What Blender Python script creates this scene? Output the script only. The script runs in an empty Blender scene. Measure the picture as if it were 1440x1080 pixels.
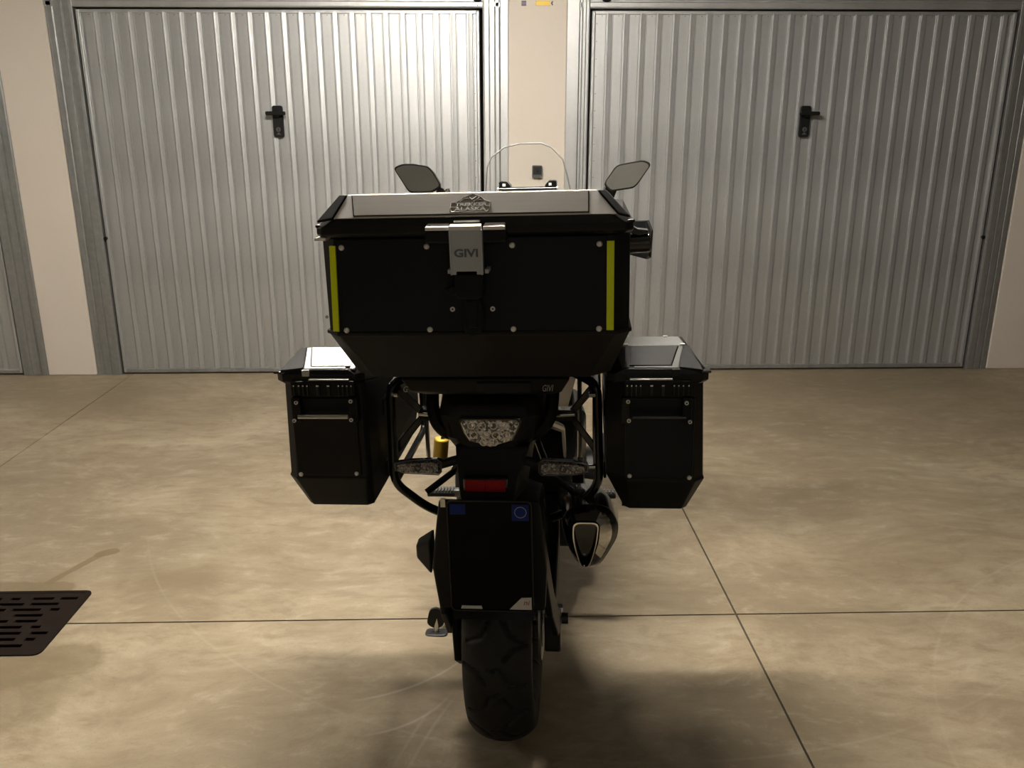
import bpy, bmesh, math, random
import numpy as np
from math import sin, cos, pi, radians, tan, atan2, sqrt
from mathutils import Matrix, Vector

random.seed(7)
SC = bpy.context.scene
COL = SC.collection

# ------------------------------------------------------------------ camera
PITCH, CYAW = radians(16.76), radians(1.46)
fw = Vector((sin(CYAW)*cos(PITCH), cos(CYAW)*cos(PITCH), -sin(PITCH)))
rt = Vector((cos(CYAW), -sin(CYAW), 0))
up = rt.cross(fw)
cd = bpy.data.cameras.new('camera'); cam = bpy.data.objects.new('camera', cd); COL.objects.link(cam)
cd.sensor_fit = 'HORIZONTAL'; cd.sensor_width = 36.0; cd.lens = 36.0*1205/1440
cd.clip_start = 0.02; cd.clip_end = 100
mw = Matrix((rt, up, -fw)).transposed().to_4x4(); mw.translation = (0, 0, 1.5)
cam.matrix_world = mw
SC.camera = cam

# ------------------------------------------------------------------ world, exposure
wd = bpy.data.worlds.new('world'); SC.world = wd; wd.use_nodes = True
wd.node_tree.nodes['Background'].inputs[0].default_value = (0, 0, 0, 1)
wd.node_tree.nodes['Background'].inputs[1].default_value = 0
vs = SC.view_settings
vs.view_transform = 'Standard'; vs.look = 'None'; vs.gamma = 1.0; vs.use_curve_mapping = False
vs.exposure = 1.45
LAMP_COL = (1.0, 0.925, 0.83)
# ceiling lamps of the garage aisle: (x, y, emission strength)
LAMPS = [(-0.20, 2.45, 185.0), (-5.4, 3.25, 92.0), (6.6, 3.0, 8.0), (0.9, -2.4, 12.0)]
CEIL = 2.72

# ------------------------------------------------------------------ helpers
class MB:
    """collects vertices and faces, then links them as ONE mesh object"""
    def __init__(s): s.v = []; s.f = []
    def add(s, vs_, fs_):
        n = len(s.v); s.v += [tuple(map(float, q)) for q in vs_]; s.f += [tuple(n+i for i in q) for q in fs_]; return s
    def box(s, x0, x1, y0, y1, z0, z1):
        return s.add([(x0,y0,z0),(x1,y0,z0),(x1,y1,z0),(x0,y1,z0),(x0,y0,z1),(x1,y0,z1),(x1,y1,z1),(x0,y1,z1)],
                     [(0,3,2,1),(4,5,6,7),(0,1,5,4),(1,2,6,5),(2,3,7,6),(3,0,4,7)])
    def loft(s, rings, cap=True, closed=True):
        n = len(rings[0]); V = [q for r in rings for q in r]; F = []
        for i in range(len(rings)-1):
            for j in range(n if closed else n-1):
                k = (j+1) % n
                F.append((i*n+j, i*n+k, (i+1)*n+k, (i+1)*n+j))
        if cap:
            F.append(tuple(range(n))[::-1]); F.append(tuple((len(rings)-1)*n+j for j in range(n)))
        return s.add(V, F)
    def prism(s, poly, a, b, axis='y'):
        def P(p, t): return {'y': (p[0], t, p[1]), 'x': (t, p[0], p[1]), 'z': (p[0], p[1], t)}[axis]
        return s.loft([[P(p, a) for p in poly], [P(p, b) for p in poly]])
    def tube(s, pts, r, n=10, cap=True):
        pts = [Vector(p) for p in pts]; rings = []; m = len(pts)
        rr = r if isinstance(r, (list, tuple)) else [r]*m
        ref = None
        for i, p in enumerate(pts):
            d = (pts[min(i+1, m-1)]-pts[max(i-1, 0)]).normalized()
            if ref is None:
                ref = d.cross(Vector((0,0,1)) if abs(d.z) < .9 else Vector((1,0,0))).normalized()
            a = (ref-d*ref.dot(d)).normalized(); b = d.cross(a); ref = a
            rings.append([p+(a*cos(2*pi*k/n)+b*sin(2*pi*k/n))*rr[i] for k in range(n)])
        return s.loft(rings, cap)
    def cyl(s, p0, p1, r, n=16, r2=None): return s.tube([p0, p1], [r, r if r2 is None else r2], n)
    def ring(s, c, axis, ro, ri, w, n=40):
        """flat annulus of width w along axis (x or z or y)"""
        rings = []
        for (rad, t) in ((ro,-w/2),(ro,w/2),(ri,w/2),(ri,-w/2),(ro,-w/2)):
            L = []
            for k in range(n):
                a = 2*pi*k/n; u, v = rad*cos(a), rad*sin(a)
                L.append({'x': (c[0]+t, c[1]+u, c[2]+v), 'y': (c[0]+u, c[1]+t, c[2]+v), 'z': (c[0]+u, c[1]+v, c[2]+t)}[axis])
            rings.append(L)
        return s.loft(rings, cap=False)
    def ball(s, c, r, n=10, sq=(1,1,1)):
        rings = []
        for i in range(1, n):
            t = pi*i/n
            rings.append([(c[0]+sq[0]*r*sin(t)*cos(2*pi*k/(2*n)), c[1]+sq[1]*r*sin(t)*sin(2*pi*k/(2*n)), c[2]+sq[2]*r*cos(t)) for k in range(2*n)])
        return s.loft(rings)
    def xf(s, M):
        s.v = [tuple(M @ Vector(q)) for q in s.v]; return s
    def build(s, name, m, parent=None, smooth=False, bevel=0.0, seg=2, angle=35, shift=True):
        V = s.v
        if parent is not None and shift:
            o = ORG.get(parent, Vector((0,0,0))); V = [tuple(Vector(q)-o) for q in V]
        me = bpy.data.meshes.new(name); me.from_pydata(V, [], s.f); me.update()
        bm = bmesh.new(); bm.from_mesh(me); bmesh.ops.remove_doubles(bm, verts=bm.verts, dist=1e-6)
        bmesh.ops.recalc_face_normals(bm, faces=bm.faces); bm.to_mesh(me); bm.free()
        ob = bpy.data.objects.new(name, me); COL.objects.link(ob)
        if m: me.materials.append(M[m] if isinstance(m, str) else m)
        if smooth:
            for p in me.polygons: p.use_smooth = True
            me.set_sharp_from_angle(angle=radians(angle))
        if bevel:
            b = ob.modifiers.new('bevel', 'BEVEL'); b.width = bevel; b.segments = seg; b.limit_method = 'ANGLE'; b.angle_limit = radians(30)
        if parent is not None:
            ob.parent = parent
            if parent in ORG: ORG[ob] = ORG[parent]
        return ob
ORG = {}

def tag(o, label=None, cat=None, group=None, kind=None):
    if label: o['label'] = label
    if cat: o['category'] = cat
    if group: o['group'] = group
    if kind: o['kind'] = kind
    return o
def thing(name, label, cat, loc=(0,0,0), rot=(0,0,0), org=(0,0,0), group=None, kind=None):
    o = bpy.data.objects.new(name, None); COL.objects.link(o); o.empty_display_size = .1
    o.location = loc; o.rotation_euler = rot; ORG[o] = Vector(org)
    return tag(o, label, cat, group, kind)
def inst(src, parent, offset=(0,0,0), name=None):
    """another piece that shares the mesh"""
    o = bpy.data.objects.new(name or src.name.split('.')[0], src.data); COL.objects.link(o); o.parent = parent; o.location = offset
    for md in src.modifiers:
        b = o.modifiers.new(md.name, md.type)
        if md.type == 'BEVEL': b.width = md.width; b.segments = md.segments; b.limit_method = 'ANGLE'; b.angle_limit = md.angle_limit
    return o
def text(name, body, m, parent, origin, right, upv, width, height=None, depth=.001, bold=0.0, shear=0.0):
    """lettering as mesh, centred on origin, spanning width"""
    c = bpy.data.curves.new('tmp', 'FONT'); c.body = body; c.align_x = 'CENTER'; c.align_y = 'CENTER'; c.extrude = .5; c.offset = bold; c.shear = shear; c.resolution_u = 3
    t = bpy.data.objects.new('tmp', c); COL.objects.link(t)
    dg = bpy.context.evaluated_depsgraph_get(); me = bpy.data.meshes.new_from_object(t.evaluated_get(dg))
    bpy.data.objects.remove(t); bpy.data.curves.remove(c)
    me.name = name
    xs = [v.co.x for v in me.vertices]; ys = [v.co.y for v in me.vertices]
    cx, cy = (max(xs)+min(xs))/2, (max(ys)+min(ys))/2
    kx = width/(max(xs)-min(xs)); ky = kx if height is None else height/(max(ys)-min(ys))
    R, U = Vector(right).normalized(), Vector(upv).normalized(); N = R.cross(U)
    o0 = Vector(origin) - ORG.get(parent, Vector((0,0,0)))
    for v in me.vertices:
        v.co = o0 + R*(v.co.x-cx)*kx + U*(v.co.y-cy)*ky + N*v.co.z*depth*2
    ob = bpy.data.objects.new(name, me); COL.objects.link(ob); ob.parent = parent; me.materials.clear(); me.materials.append(M[m])
    ORG[ob] = ORG.get(parent, Vector((0,0,0)))
    return ob
def arc(pts, r, k=5):
    """round the corners of a polyline"""
    pts = [Vector(p) for p in pts]; out = [pts[0]]
    for i in range(1, len(pts)-1):
        a, b, c = pts[i-1], pts[i], pts[i+1]
        d1 = min(r, (a-b).length*.49); d2 = min(r, (c-b).length*.49)
        p, q = b+(a-b).normalized()*d1, b+(c-b).normalized()*d2
        for j in range(k+1):
            t = j/k; out.append(p*(1-t)**2+b*2*t*(1-t)+q*t*t)
    return out+[pts[-1]]
def roundpoly(pts, r, k=4):
    n = len(pts); out = []
    for i in range(n):
        a, b, c = Vector(pts[i-1]), Vector(pts[i]), Vector(pts[(i+1) % n])
        d1 = min(r, (a-b).length*.45); d2 = min(r, (c-b).length*.45)
        p, q = b+(a-b).normalized()*d1, b+(c-b).normalized()*d2
        for j in range(k+1):
            t = j/k; out.append(tuple(p*(1-t)**2+b*2*t*(1-t)+q*t*t))
    return out
def plate(rect, holes, z0, z1):
    """a rectangular plate with rectangular holes cut through it"""
    mb = MB(); x0, x1, y0, y1 = rect
    hs = [(max(a,x0), min(b,x1), max(c,y0), min(d,y1)) for a, b, c, d in holes]
    hs = [q for q in hs if q[0] < q[1] and q[2] < q[3]]
    X = sorted({x0, x1, *[q[0] for q in hs], *[q[1] for q in hs]}); Y = sorted({y0, y1, *[q[2] for q in hs], *[q[3] for q in hs]})
    full = {}
    for i in range(len(X)-1):
        for j in range(len(Y)-1):
            cx, cy = (X[i]+X[i+1])/2, (Y[j]+Y[j+1])/2
            full[i, j] = not any(a < cx < b and c < cy < d for a, b, c, d in hs)
    for (i, j), ok in full.items():
        if not ok: continue
        a, b, c, d = X[i], X[i+1], Y[j], Y[j+1]
        mb.add([(a,c,z1),(b,c,z1),(b,d,z1),(a,d,z1)], [(0,1,2,3)]); mb.add([(a,c,z0),(b,c,z0),(b,d,z0),(a,d,z0)], [(3,2,1,0)])
        for di, dj, p, q in ((-1,0,(a,d),(a,c)), (1,0,(b,c),(b,d)), (0,-1,(a,c),(b,c)), (0,1,(b,d),(a,d))):
            if not full.get((i+di, j+dj), False):
                mb.add([(*p,z0),(*q,z0),(*q,z1),(*p,z1)], [(0,1,2,3)])
    return mb

# ------------------------------------------------------------------ materials
M = {}
class NT:
    def __init__(s, name):
        s.m = bpy.data.materials.new(name); s.m.use_nodes = True; s.t = s.m.node_tree
        s.b = s.t.nodes['Principled BSDF']; M[name] = s.m
    def n(s, typ, **k):
        q = s.t.nodes.new(typ)
        for a, v in k.items():
            if a.startswith('i_'):
                key = a[2:]; key = int(key) if key.isdigit() else key.replace('_', ' ')
                if isinstance(v, bpy.types.NodeSocket): s.t.links.new(v, q.inputs[key])
                else: q.inputs[key].default_value = v
            else: setattr(q, a, v)
        return q
    def link(s, a, b): s.t.links.new(a, b)
    def set(s, **k):
        for a, v in k.items():
            key = a.replace('_', ' ')
            if isinstance(v, bpy.types.NodeSocket): s.t.links.new(v, s.b.inputs[key])
            else: s.b.inputs[key].default_value = v
        return s
    def math(s, op, a, b=0.0, c=None, clamp=False):
        q = s.n('ShaderNodeMath', operation=op, use_clamp=clamp)
        for i, v in enumerate((a, b, c)):
            if v is None: continue
            if isinstance(v, bpy.types.NodeSocket): s.link(v, q.inputs[i])
            else: q.inputs[i].default_value = v
        return q.outputs[0]
    def ramp(s, fac, stops):
        q = s.n('ShaderNodeValToRGB'); s.link(fac, q.inputs[0]); e = q.color_ramp.elements
        while len(e) < len(stops): e.new(.5)
        for x, (p, c) in zip(e, stops):
            x.position = p; x.color = (c, c, c, 1) if isinstance(c, (int, float)) else (*c, 1)
        return q.outputs[0]
    def mix(s, fac, a, b, mode='MIX'):
        q = s.n('ShaderNodeMix', data_type='RGBA', blend_type=mode)
        for i, v in ((0, fac), (6, a), (7, b)):
            if isinstance(v, bpy.types.NodeSocket): s.link(v, q.inputs[i])
            else: q.inputs[i].default_value = v if i == 0 else (*v, 1)
        return q.outputs[2]
    def noise(s, scale, detail=3, rough=.5, vec=None, dist=0.0):
        q = s.n('ShaderNodeTexNoise', i_Scale=scale, i_Detail=detail, i_Roughness=rough, i_Distortion=dist)
        if vec is not None: s.link(vec, q.inputs['Vector'])
        return q.outputs[0]
    def coord(s, scale=(1,1,1), rot=(0,0,0), loc=(0,0,0)):
        tc = s.n('ShaderNodeTexCoord'); mp = s.n('ShaderNodeMapping'); s.link(tc.outputs['Object'], mp.inputs[0])
        mp.inputs['Scale'].default_value = scale; mp.inputs['Rotation'].default_value = rot; mp.inputs['Location'].default_value = loc
        return mp.outputs[0]
    def bump(s, h, strength=.2, dist=.01):
        q = s.n('ShaderNodeBump', i_Strength=strength, i_Distance=dist); s.link(h, q.inputs['Height']); s.link(q.outputs[0], s.b.inputs['Normal']); return s

def simple(name, col, rough=.5, metal=0.0, spec=.5, var=.0, scale=40, bump=0.0, coat=0.0):
    t = NT(name).set(Roughness=rough, Metallic=metal); t.b.inputs['Specular IOR Level'].default_value = spec
    t.b.inputs['Coat Weight'].default_value = coat
    if var or bump:
        nz = t.noise(scale, 4, .6, t.coord())
        c2 = tuple(min(1, c*(1+var)) for c in col); c1 = tuple(c*(1-var) for c in col)
        t.set(Base_Color=t.mix(nz, c1, c2))
        if bump: t.bump(nz, bump, .002)
    else: t.set(Base_Color=(*col, 1))
    return t

simple('black_plastic', (.0035,.0035,.0036), .5, spec=.25, var=.25, scale=60, bump=.05)
simple('case_black', (.0045,.0045,.0045), .52, spec=.28, var=.2, scale=300, bump=.08)
simple('case_panel', (.0045,.0068,.0105), .42, metal=.15, spec=.28, var=.12, scale=30)
simple('lid_black', (.0045,.0045,.0045), .38, spec=.3, var=.2, scale=200, bump=.05)
simple('gloss_black', (.008,.008,.008), .16, coat=.5, var=.1)
simple('rack_black', (.008,.008,.008), .22, var=.2, scale=80)
simple('rubber', (.013,.013,.0128), .62, spec=.35, var=.3, scale=25, bump=.1)
simple('seat_vinyl', (.012,.012,.012), .55, var=.2, scale=120, bump=.15)
simple('chrome', (.75,.74,.70), .06, metal=1.0, var=.03)
simple('steel', (.55,.55,.53), .3, metal=1.0, var=.1, scale=60)
simple('rivet_metal', (.80,.80,.78), .35, metal=.35, var=.05)
simple('cast_alloy', (.16,.16,.155), .45, metal=.8, var=.2)
simple('dark_alloy', (.03,.03,.03), .4, metal=.6, var=.2)
simple('latch_metal', (.50,.53,.56), .38, metal=.55, var=.08, scale=200)
simple('latch_letter', (.14,.16,.18), .4, metal=.5, var=.05)
simple('bracket_lit_white', (.82,.80,.77), .4, var=.04)  # metal ledges; the light from above is painted in as white
simple('reflective_yellow', (.80,.98,.01), .35, var=.10, scale=260)
simple('reflector_red', (.30,.004,.008), .4, spec=.2, var=.2, scale=120)
simple('plate_dark', (.002,.002,.0022), .6, spec=.12, var=.2)
simple('plate_blue', (.006,.024,.17), .5, spec=.2, var=.1)
simple('plate_white', (.62,.62,.60), .45, var=.05)
simple('print_red', (.35,.03,.02), .5, var=.1)
simple('print_grey', (.30,.30,.30), .5, var=.1)
simple('print_dark', (.05,.05,.06), .5, var=.1)
simple('gold', (.60,.42,.05), .35, metal=.4, var=.1)
simple('paint_silver', (.06,.06,.062), .3, metal=.5, var=.05)
simple('handle_plastic', (.006,.006,.006), .6, spec=.2, var=.2, scale=120)
simple('label_yellow', (.62,.40,.06), .5, var=.08)
simple('label_violet', (.16,.13,.22), .5, var=.3, scale=300)
simple('switch_grey', (.10,.10,.10), .4, metal=.3, var=.1)
simple('pit_dark', (.006,.005,.004), .9, spec=.05, var=.4, scale=30)
simple('lamp_white', (.8,.8,.78), .5, var=.03)
simple('mirror_glass', (.88,.89,.88), .02, metal=1.0, var=.01)

def make_brushed():
    t = NT('brushed_alu'); v = t.coord((6, 260, 260)); nz = t.noise(1.0, 3, .6, v)
    t.set(Base_Color=t.mix(nz, (.36,.345,.32), (.45,.435,.40)), Metallic=.85, Roughness=t.ramp(nz, [(0,.34),(1,.44)]))
    t = NT('lid_alu'); nz = t.noise(30, 3, .6, t.coord())
    t.set(Base_Color=t.mix(nz, (.50,.485,.46), (.58,.565,.54)), Metallic=.7, Roughness=t.ramp(nz, [(0,.40),(1,.48)]))
    t = NT('lid_dark'); nz = t.noise(60, 3, .6, t.coord())
    t.set(Base_Color=t.mix(nz, (.012,.012,.0115), (.018,.0178,.017)), Roughness=.45); t.b.inputs['Specular IOR Level'].default_value = .25
    t = NT('lid_grey'); nz = t.noise(60, 3, .6, t.coord())
    t.set(Base_Color=t.mix(nz, (.08,.08,.076), (.11,.11,.105)), Roughness=.45, Metallic=.4)
make_brushed()

def make_lens(name, base, scale, rough, dark):
    """lens; reflector glints are painted into the colour as bright and dark cells"""
    t = NT(name); w = t.n('ShaderNodeTexVoronoi', i_Scale=scale); t.link(t.coord(), w.inputs['Vector'])
    w2 = t.n('ShaderNodeTexVoronoi', i_Scale=scale*.55, feature='DISTANCE_TO_EDGE'); t.link(t.coord(), w2.inputs['Vector'])
    cell = t.n('ShaderNodeSeparateColor'); t.link(w.outputs['Color'], cell.inputs[0])
    col = t.ramp(cell.outputs[0], [(.25, tuple(c*dark for c in base)), (.75, base)])
    col = t.mix(t.ramp(w2.outputs['Distance'], [(.0, .8), (.12, 0)]), col, tuple(c*.08 for c in base))
    t.set(Base_Color=col, Roughness=rough, Metallic=.3)
    t.b.inputs['Coat Weight'].default_value = 1.0; t.b.inputs['Coat Roughness'].default_value = .05
    t.bump(w.outputs['Distance'], .7, .003)
make_lens('tail_lens', (.95,.95,.95), 170.0, .15, .10)
make_lens('signal_lens', (.34,.33,.31), 240.0, .2, .2)

def make_clear():
    t = NT('clear_screen'); tr = t.n('ShaderNodeBsdfTransparent'); tr.inputs[0].default_value = (.97,.975,.97,1)
    gl = t.n('ShaderNodeBsdfGlossy', i_Roughness=.03); fr = t.n('ShaderNodeFresnel', i_IOR=1.3)
    sh = t.n('ShaderNodeMixShader'); t.link(t.math('MULTIPLY', fr.outputs[0], .5), sh.inputs[0]); t.link(tr.outputs[0], sh.inputs[1]); t.link(gl.outputs[0], sh.inputs[2])
    t.link(sh.outputs[0], t.t.nodes['Material Output'].inputs[0])
    simple('screen_edge', (.25,.25,.24), .15, spec=.8, var=.1)
make_clear()

def make_galv():
    t = NT('galvanised')
    v = t.coord((14, 14, 1.2)); a = t.noise(1.0, 5, .6, v)
    b = t.noise(2.2, 3, .5, t.coord()); c = t.noise(55, 3, .6, t.coord())
    f = t.math('ADD', t.math('MULTIPLY', a, .45), t.math('ADD', t.math('MULTIPLY', b, .35), t.math('MULTIPLY', c, .2)))
    t.set(Base_Color=t.ramp(f, [(.3, (.40,.41,.41)), (.5, (.49,.50,.50)), (.72, (.56,.57,.565))]),
          Metallic=.66, Roughness=t.ramp(f, [(.3,.37),(.7,.49)]))
    t.bump(c, .05, .002)
    t = NT('galv_frame')
    v = t.coord((20, 20, .8)); a = t.noise(1.0, 5, .65, v); c = t.noise(30, 4, .6, t.coord())
    f = t.math('ADD', t.math('MULTIPLY', a, .6), t.math('MULTIPLY', c, .4))
    t.set(Base_Color=t.ramp(f, [(.3, (.24,.25,.245)), (.55, (.33,.335,.325)), (.75, (.40,.40,.385))]), Metallic=.6, Roughness=t.ramp(f, [(.3,.36),(.7,.5)]))
make_galv()

def make_wall():
    t = NT('plaster'); a = t.noise(1.4, 4, .55, t.coord()); b = t.noise(28, 5, .65, t.coord()); s = t.noise(3.0, 6, .7, t.coord((1,1,.25)))
    col = t.mix(a, (.62,.56,.485), (.71,.65,.57))
    col = t.mix(t.ramp(s, [(.60,0),(.78,.35)]), col, (.50,.43,.35))
    t.set(Base_Color=col, Roughness=.75); t.bump(t.math('ADD', b, t.math('MULTIPLY', s, 1.2)), .25, .006)
    t = NT('ceiling_paint'); a = t.noise(1.2, 4, .55, t.coord()); t.set(Base_Color=t.mix(a, (.26,.255,.235), (.32,.315,.295)), Roughness=.8)
    t = NT('back_paint'); a = t.noise(1.2, 4, .55, t.coord()); t.set(Base_Color=t.mix(a, (.26,.25,.225), (.33,.32,.29)), Roughness=.8)
make_wall()

def make_floor():
    t = NT('concrete')
    warp = t.n('ShaderNodeTexNoise', i_Scale=1.1, i_Detail=3.0)
    t.link(t.coord(), warp.inputs['Vector'])
    vm = t.n('ShaderNodeVectorMath', operation='MULTIPLY_ADD'); t.link(warp.outputs['Color'], vm.inputs[0]); vm.inputs[1].default_value = (.6,.6,.6)
    t.link(t.coord((1,1.9,1)), vm.inputs[2]); V = vm.outputs[0]
    big = t.noise(.75, 5, .55, V); mid = t.noise(2.2, 7, .66, V, .3); fine = t.noise(9, 8, .70, V, .2); grit = t.noise(150, 3, .6, t.coord())
    col = t.ramp(mid, [(.28, (.250,.198,.130)), (.45, (.345,.278,.186)), (.58, (.405,.335,.230)), (.74, (.475,.405,.292))])
    col = t.mix(t.ramp(big, [(.40, .95), (.60, 0)]), col, t.mix(.55, col, (.19,.15,.095)))
    col = t.mix(t.ramp(fine, [(.36, .55), (.50, 0)]), col, (.220,.172,.112))
    col = t.mix(t.ramp(fine, [(.54, 0), (.70, .42)]), col, (.53,.457,.345))
    col = t.mix(t.ramp(grit, [(.33, .35), (.42, 0)]), col, (.20,.16,.10))
    # patches with a shape of their own: damp marks around the drain cover, an oil mark behind it
    tc = t.n('ShaderNodeTexCoord'); sp = t.n('ShaderNodeSeparateXYZ'); t.link(tc.outputs['Object'], sp.inputs[0]); X, Y = sp.outputs[0], sp.outputs[1]
    wob = t.math('MULTIPLY', t.math('SUBTRACT', t.noise(9, 4, .6, t.coord()), .5), .22)
    def capsule(ax, ay, bx, by, r):
        dx, dy = bx-ax, by-ay; L2 = dx*dx+dy*dy
        px, py = t.math('SUBTRACT', X, ax), t.math('SUBTRACT', Y, ay)
        h = t.math('DIVIDE', t.math('ADD', t.math('MULTIPLY', px, dx), t.math('MULTIPLY', py, dy)), L2, clamp=True)
        qx, qy = t.math('SUBTRACT', px, t.math('MULTIPLY', h, dx)), t.math('SUBTRACT', py, t.math('MULTIPLY', h, dy))
        d = t.math('SQRT', t.math('ADD', t.math('MULTIPLY', qx, qx), t.math('MULTIPLY', qy, qy)))
        return t.math('SUBTRACT', d, r)
    def blot(d, soft, amt, w=1.0):
        return t.math('MULTIPLY', t.math('SUBTRACT', 1.0, t.math('DIVIDE', t.math('ADD', d, t.math('MULTIPLY', wob, w)), soft, clamp=True), clamp=True), amt)
    damp = [blot(capsule(-1.40,2.88,-1.43,2.86,.022), .006, .78, .1), blot(capsule(-1.43,2.86,-1.52,2.66,.012), .006, .78, .12),
            blot(capsule(-1.70,2.63,-1.45,2.62,.03), .012, .7, .3),
            blot(capsule(-1.5,2.12,-1.22,2.21,.07), .03, .6, .5), blot(capsule(-1.45,1.96,-1.30,2.02,.10), .04, .45, .6)]
    for d in damp: col = t.mix(d, col, (.17,.13,.07))
    for d in (blot(capsule(-1.16,2.66,-1.02,2.68,.03), .12, .75, .6), blot(capsule(1.25,2.75,1.55,2.72,.05), .25, .30, .9),
              blot(capsule(-2.2,4.55,-1.6,4.5,.12), .35, .40, 1.2), blot(capsule(1.2,4.9,2.9,4.7,.2), .5, .40, 1.4), blot(capsule(-3.2,4.9,-2.4,5.0,.2), .5, .40, 1.4)):  # wide soft darker patches, mostly near the doors
        col = t.mix(d, col, (.205,.155,.092))
    # pale arcs left by turning tyres
    # (centre x, centre y, radius, strength, x from, x to, y to)
    for cx, cy, R, amt, xa, xb, yt in ((-.468,2.462,.472,.55,-.42,-.06,2.3), (-.378,2.141,.287,.50,-.36,-.10,2.08), (1.347,1.292,1.618,.35,-.25,-.08,2.05), (1.347,1.292,1.655,.25,-.28,-.10,2.0),
                                (.45,3.6,1.86,.16,-1.6,1.6,3.0), (-.9,3.5,2.05,.12,-2.5,.5,2.6), (2.6,1.4,1.5,.16,.9,2.2,3.4)):
        dd = t.math('SQRT', t.math('ADD', t.math('POWER', t.math('SUBTRACT', X, cx), 2.0), t.math('POWER', t.math('SUBTRACT', Y, cy), 2.0)))
        e = t.math('ABSOLUTE', t.math('SUBTRACT', dd, R))
        k = t.math('MULTIPLY', t.math('SUBTRACT', 1.0, t.math('DIVIDE', e, .007, clamp=True)), t.math('MULTIPLY', t.ramp(t.noise(3.5, 3, .5, t.coord()), [(.35,.3),(.55,1)]), amt))
        m = t.math('MULTIPLY', t.math('MULTIPLY', t.math('MULTIPLY', t.math('SUBTRACT', X, xa), 12.0, clamp=True), t.math('MULTIPLY', t.math('SUBTRACT', xb, X), 12.0, clamp=True), clamp=True), t.math('MULTIPLY', t.math('SUBTRACT', yt, Y), 12.0, clamp=True), clamp=True)
        col = t.mix(t.math('MULTIPLY', k, m), col, (.56,.50,.41))
    t.set(Base_Color=col, Roughness=t.ramp(mid, [(.3,.40),(.7,.55)]))
    t.b.inputs['Specular IOR Level'].default_value = .30
    t.bump(t.math('ADD', t.math('MULTIPLY', fine, .6), t.math('MULTIPLY', grit, .25)), .12, .004)
    t = NT('joint_dark'); t.set(Base_Color=(.045,.034,.02,1), Roughness=.9)
    t = NT('rusty_iron'); a = t.noise(12, 5, .6, t.coord()); b = t.noise(90, 3, .6, t.coord())
    t.set(Base_Color=t.mix(a, (.0060,.0030,.0017), (.013,.0068,.0038)), Roughness=.8); t.b.inputs['Specular IOR Level'].default_value = .15; t.bump(b, .2, .003)
make_floor()

def make_emit():
    t = NT('lamp_glow'); e = t.n('ShaderNodeEmission'); e.inputs[0].default_value = (*LAMP_COL, 1); e.inputs[1].default_value = 1
    t.link(e.outputs[0], t.t.nodes['Material Output'].inputs[0]); return t
# ------------------------------------------------------------------ setting: floor, walls, ceiling
D = 5.2543
GX0, GX1, GY0, GY1 = -1.98, -1.345, 2.232, 2.592           # drain opening in the floor
hole = [(GX0+.012, GX1-.012, GY0+.012, GY1-.012)]
XL, XR, YB = -9.0, 9.4, -3.6
fl = tag(plate((XL, XR, YB, D+.10), hole, -.12, -.007).build('floor', 'joint_dark'), 'pale brown polished concrete floor of the garage aisle', 'floor', kind='structure')
jx = [XL, -5.30, -2.26, .78, 3.82, 6.86, XR]; jy = [YB, -.6, 2.40, D+.10]; g = .0032
for i in range(len(jx)-1):
    for j in range(len(jy)-1):
        x0, x1 = jx[i]+(g if i else 0), jx[i+1]-(g if i < len(jx)-2 else 0)
        y0, y1 = jy[j]+(g if j else 0), jy[j+1]-(g if j < len(jy)-2 else 0)
        plate((x0, x1, y0, y1), hole, -.0065, 0).build('slab', 'concrete', fl)
def struct(name, mb, m, label, cat, **k):
    return tag(mb.build(name, m, **k), label, cat, kind='structure')
ZT = 2.20
WY = D-.012
struct('wall_left_pier', MB().box(-2.775,-2.478, WY, D+.3, 0, CEIL), 'plaster', 'cream plastered pier between two steel garage doors beside the drain side', 'wall', bevel=.006)
struct('wall_centre_pier', MB().box(.112,.447, WY, D+.3, 0, CEIL), 'plaster', 'narrow cream plastered pier behind the motorcycle windscreen', 'wall', bevel=.006)
struct('wall_right_pier', MB().box(3.194,XR, WY, D+.3, 0, CEIL), 'plaster', 'cream plastered wall at the far edge of the second garage door', 'wall', bevel=.006)
struct('wall_lintel', MB().box(XL,-2.775, D+.02, D+.3, ZT+.03, CEIL).box(-2.478,.112, D+.02, D+.3, ZT+.03, CEIL).box(.447,3.194, D+.02, D+.3, ZT+.03, CEIL), 'plaster', 'plastered lintel above the steel garage doors', 'wall')
struct('wall_back', MB().box(XL, XR, YB-.15, YB, 0, CEIL), 'back_paint', 'grey painted wall behind the viewer seen in the motorcycle mirrors', 'wall')
struct('wall_aisle_left', MB().box(XL-.15, XL, YB-.15, D+.3, 0, CEIL), 'back_paint', 'grey painted end wall of the garage aisle towards the drain', 'wall')
struct('wall_aisle_right', MB().box(XR, XR+.15, YB-.15, D+.3, 0, CEIL), 'back_paint', 'grey painted end wall of the garage aisle past the second door', 'wall')
struct('ceiling', MB().box(XL-.15, XR+.15, YB-.15, D+.3, CEIL, CEIL+.12), 'ceiling_paint', 'plain painted concrete ceiling of the garage aisle', 'ceiling')
for k, y in enumerate((-2.2, 1.1)):
    struct('trim_%d' % (k+1), MB().box(XL, XR, y-.02, y+.02, CEIL-.012, CEIL-.0005), 'ceiling_paint', ('thin cover strip along the ceiling above the motorcycle tail', 'thin cover strip along the ceiling near the wall behind the viewer')[1-k], 'trim')

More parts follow.
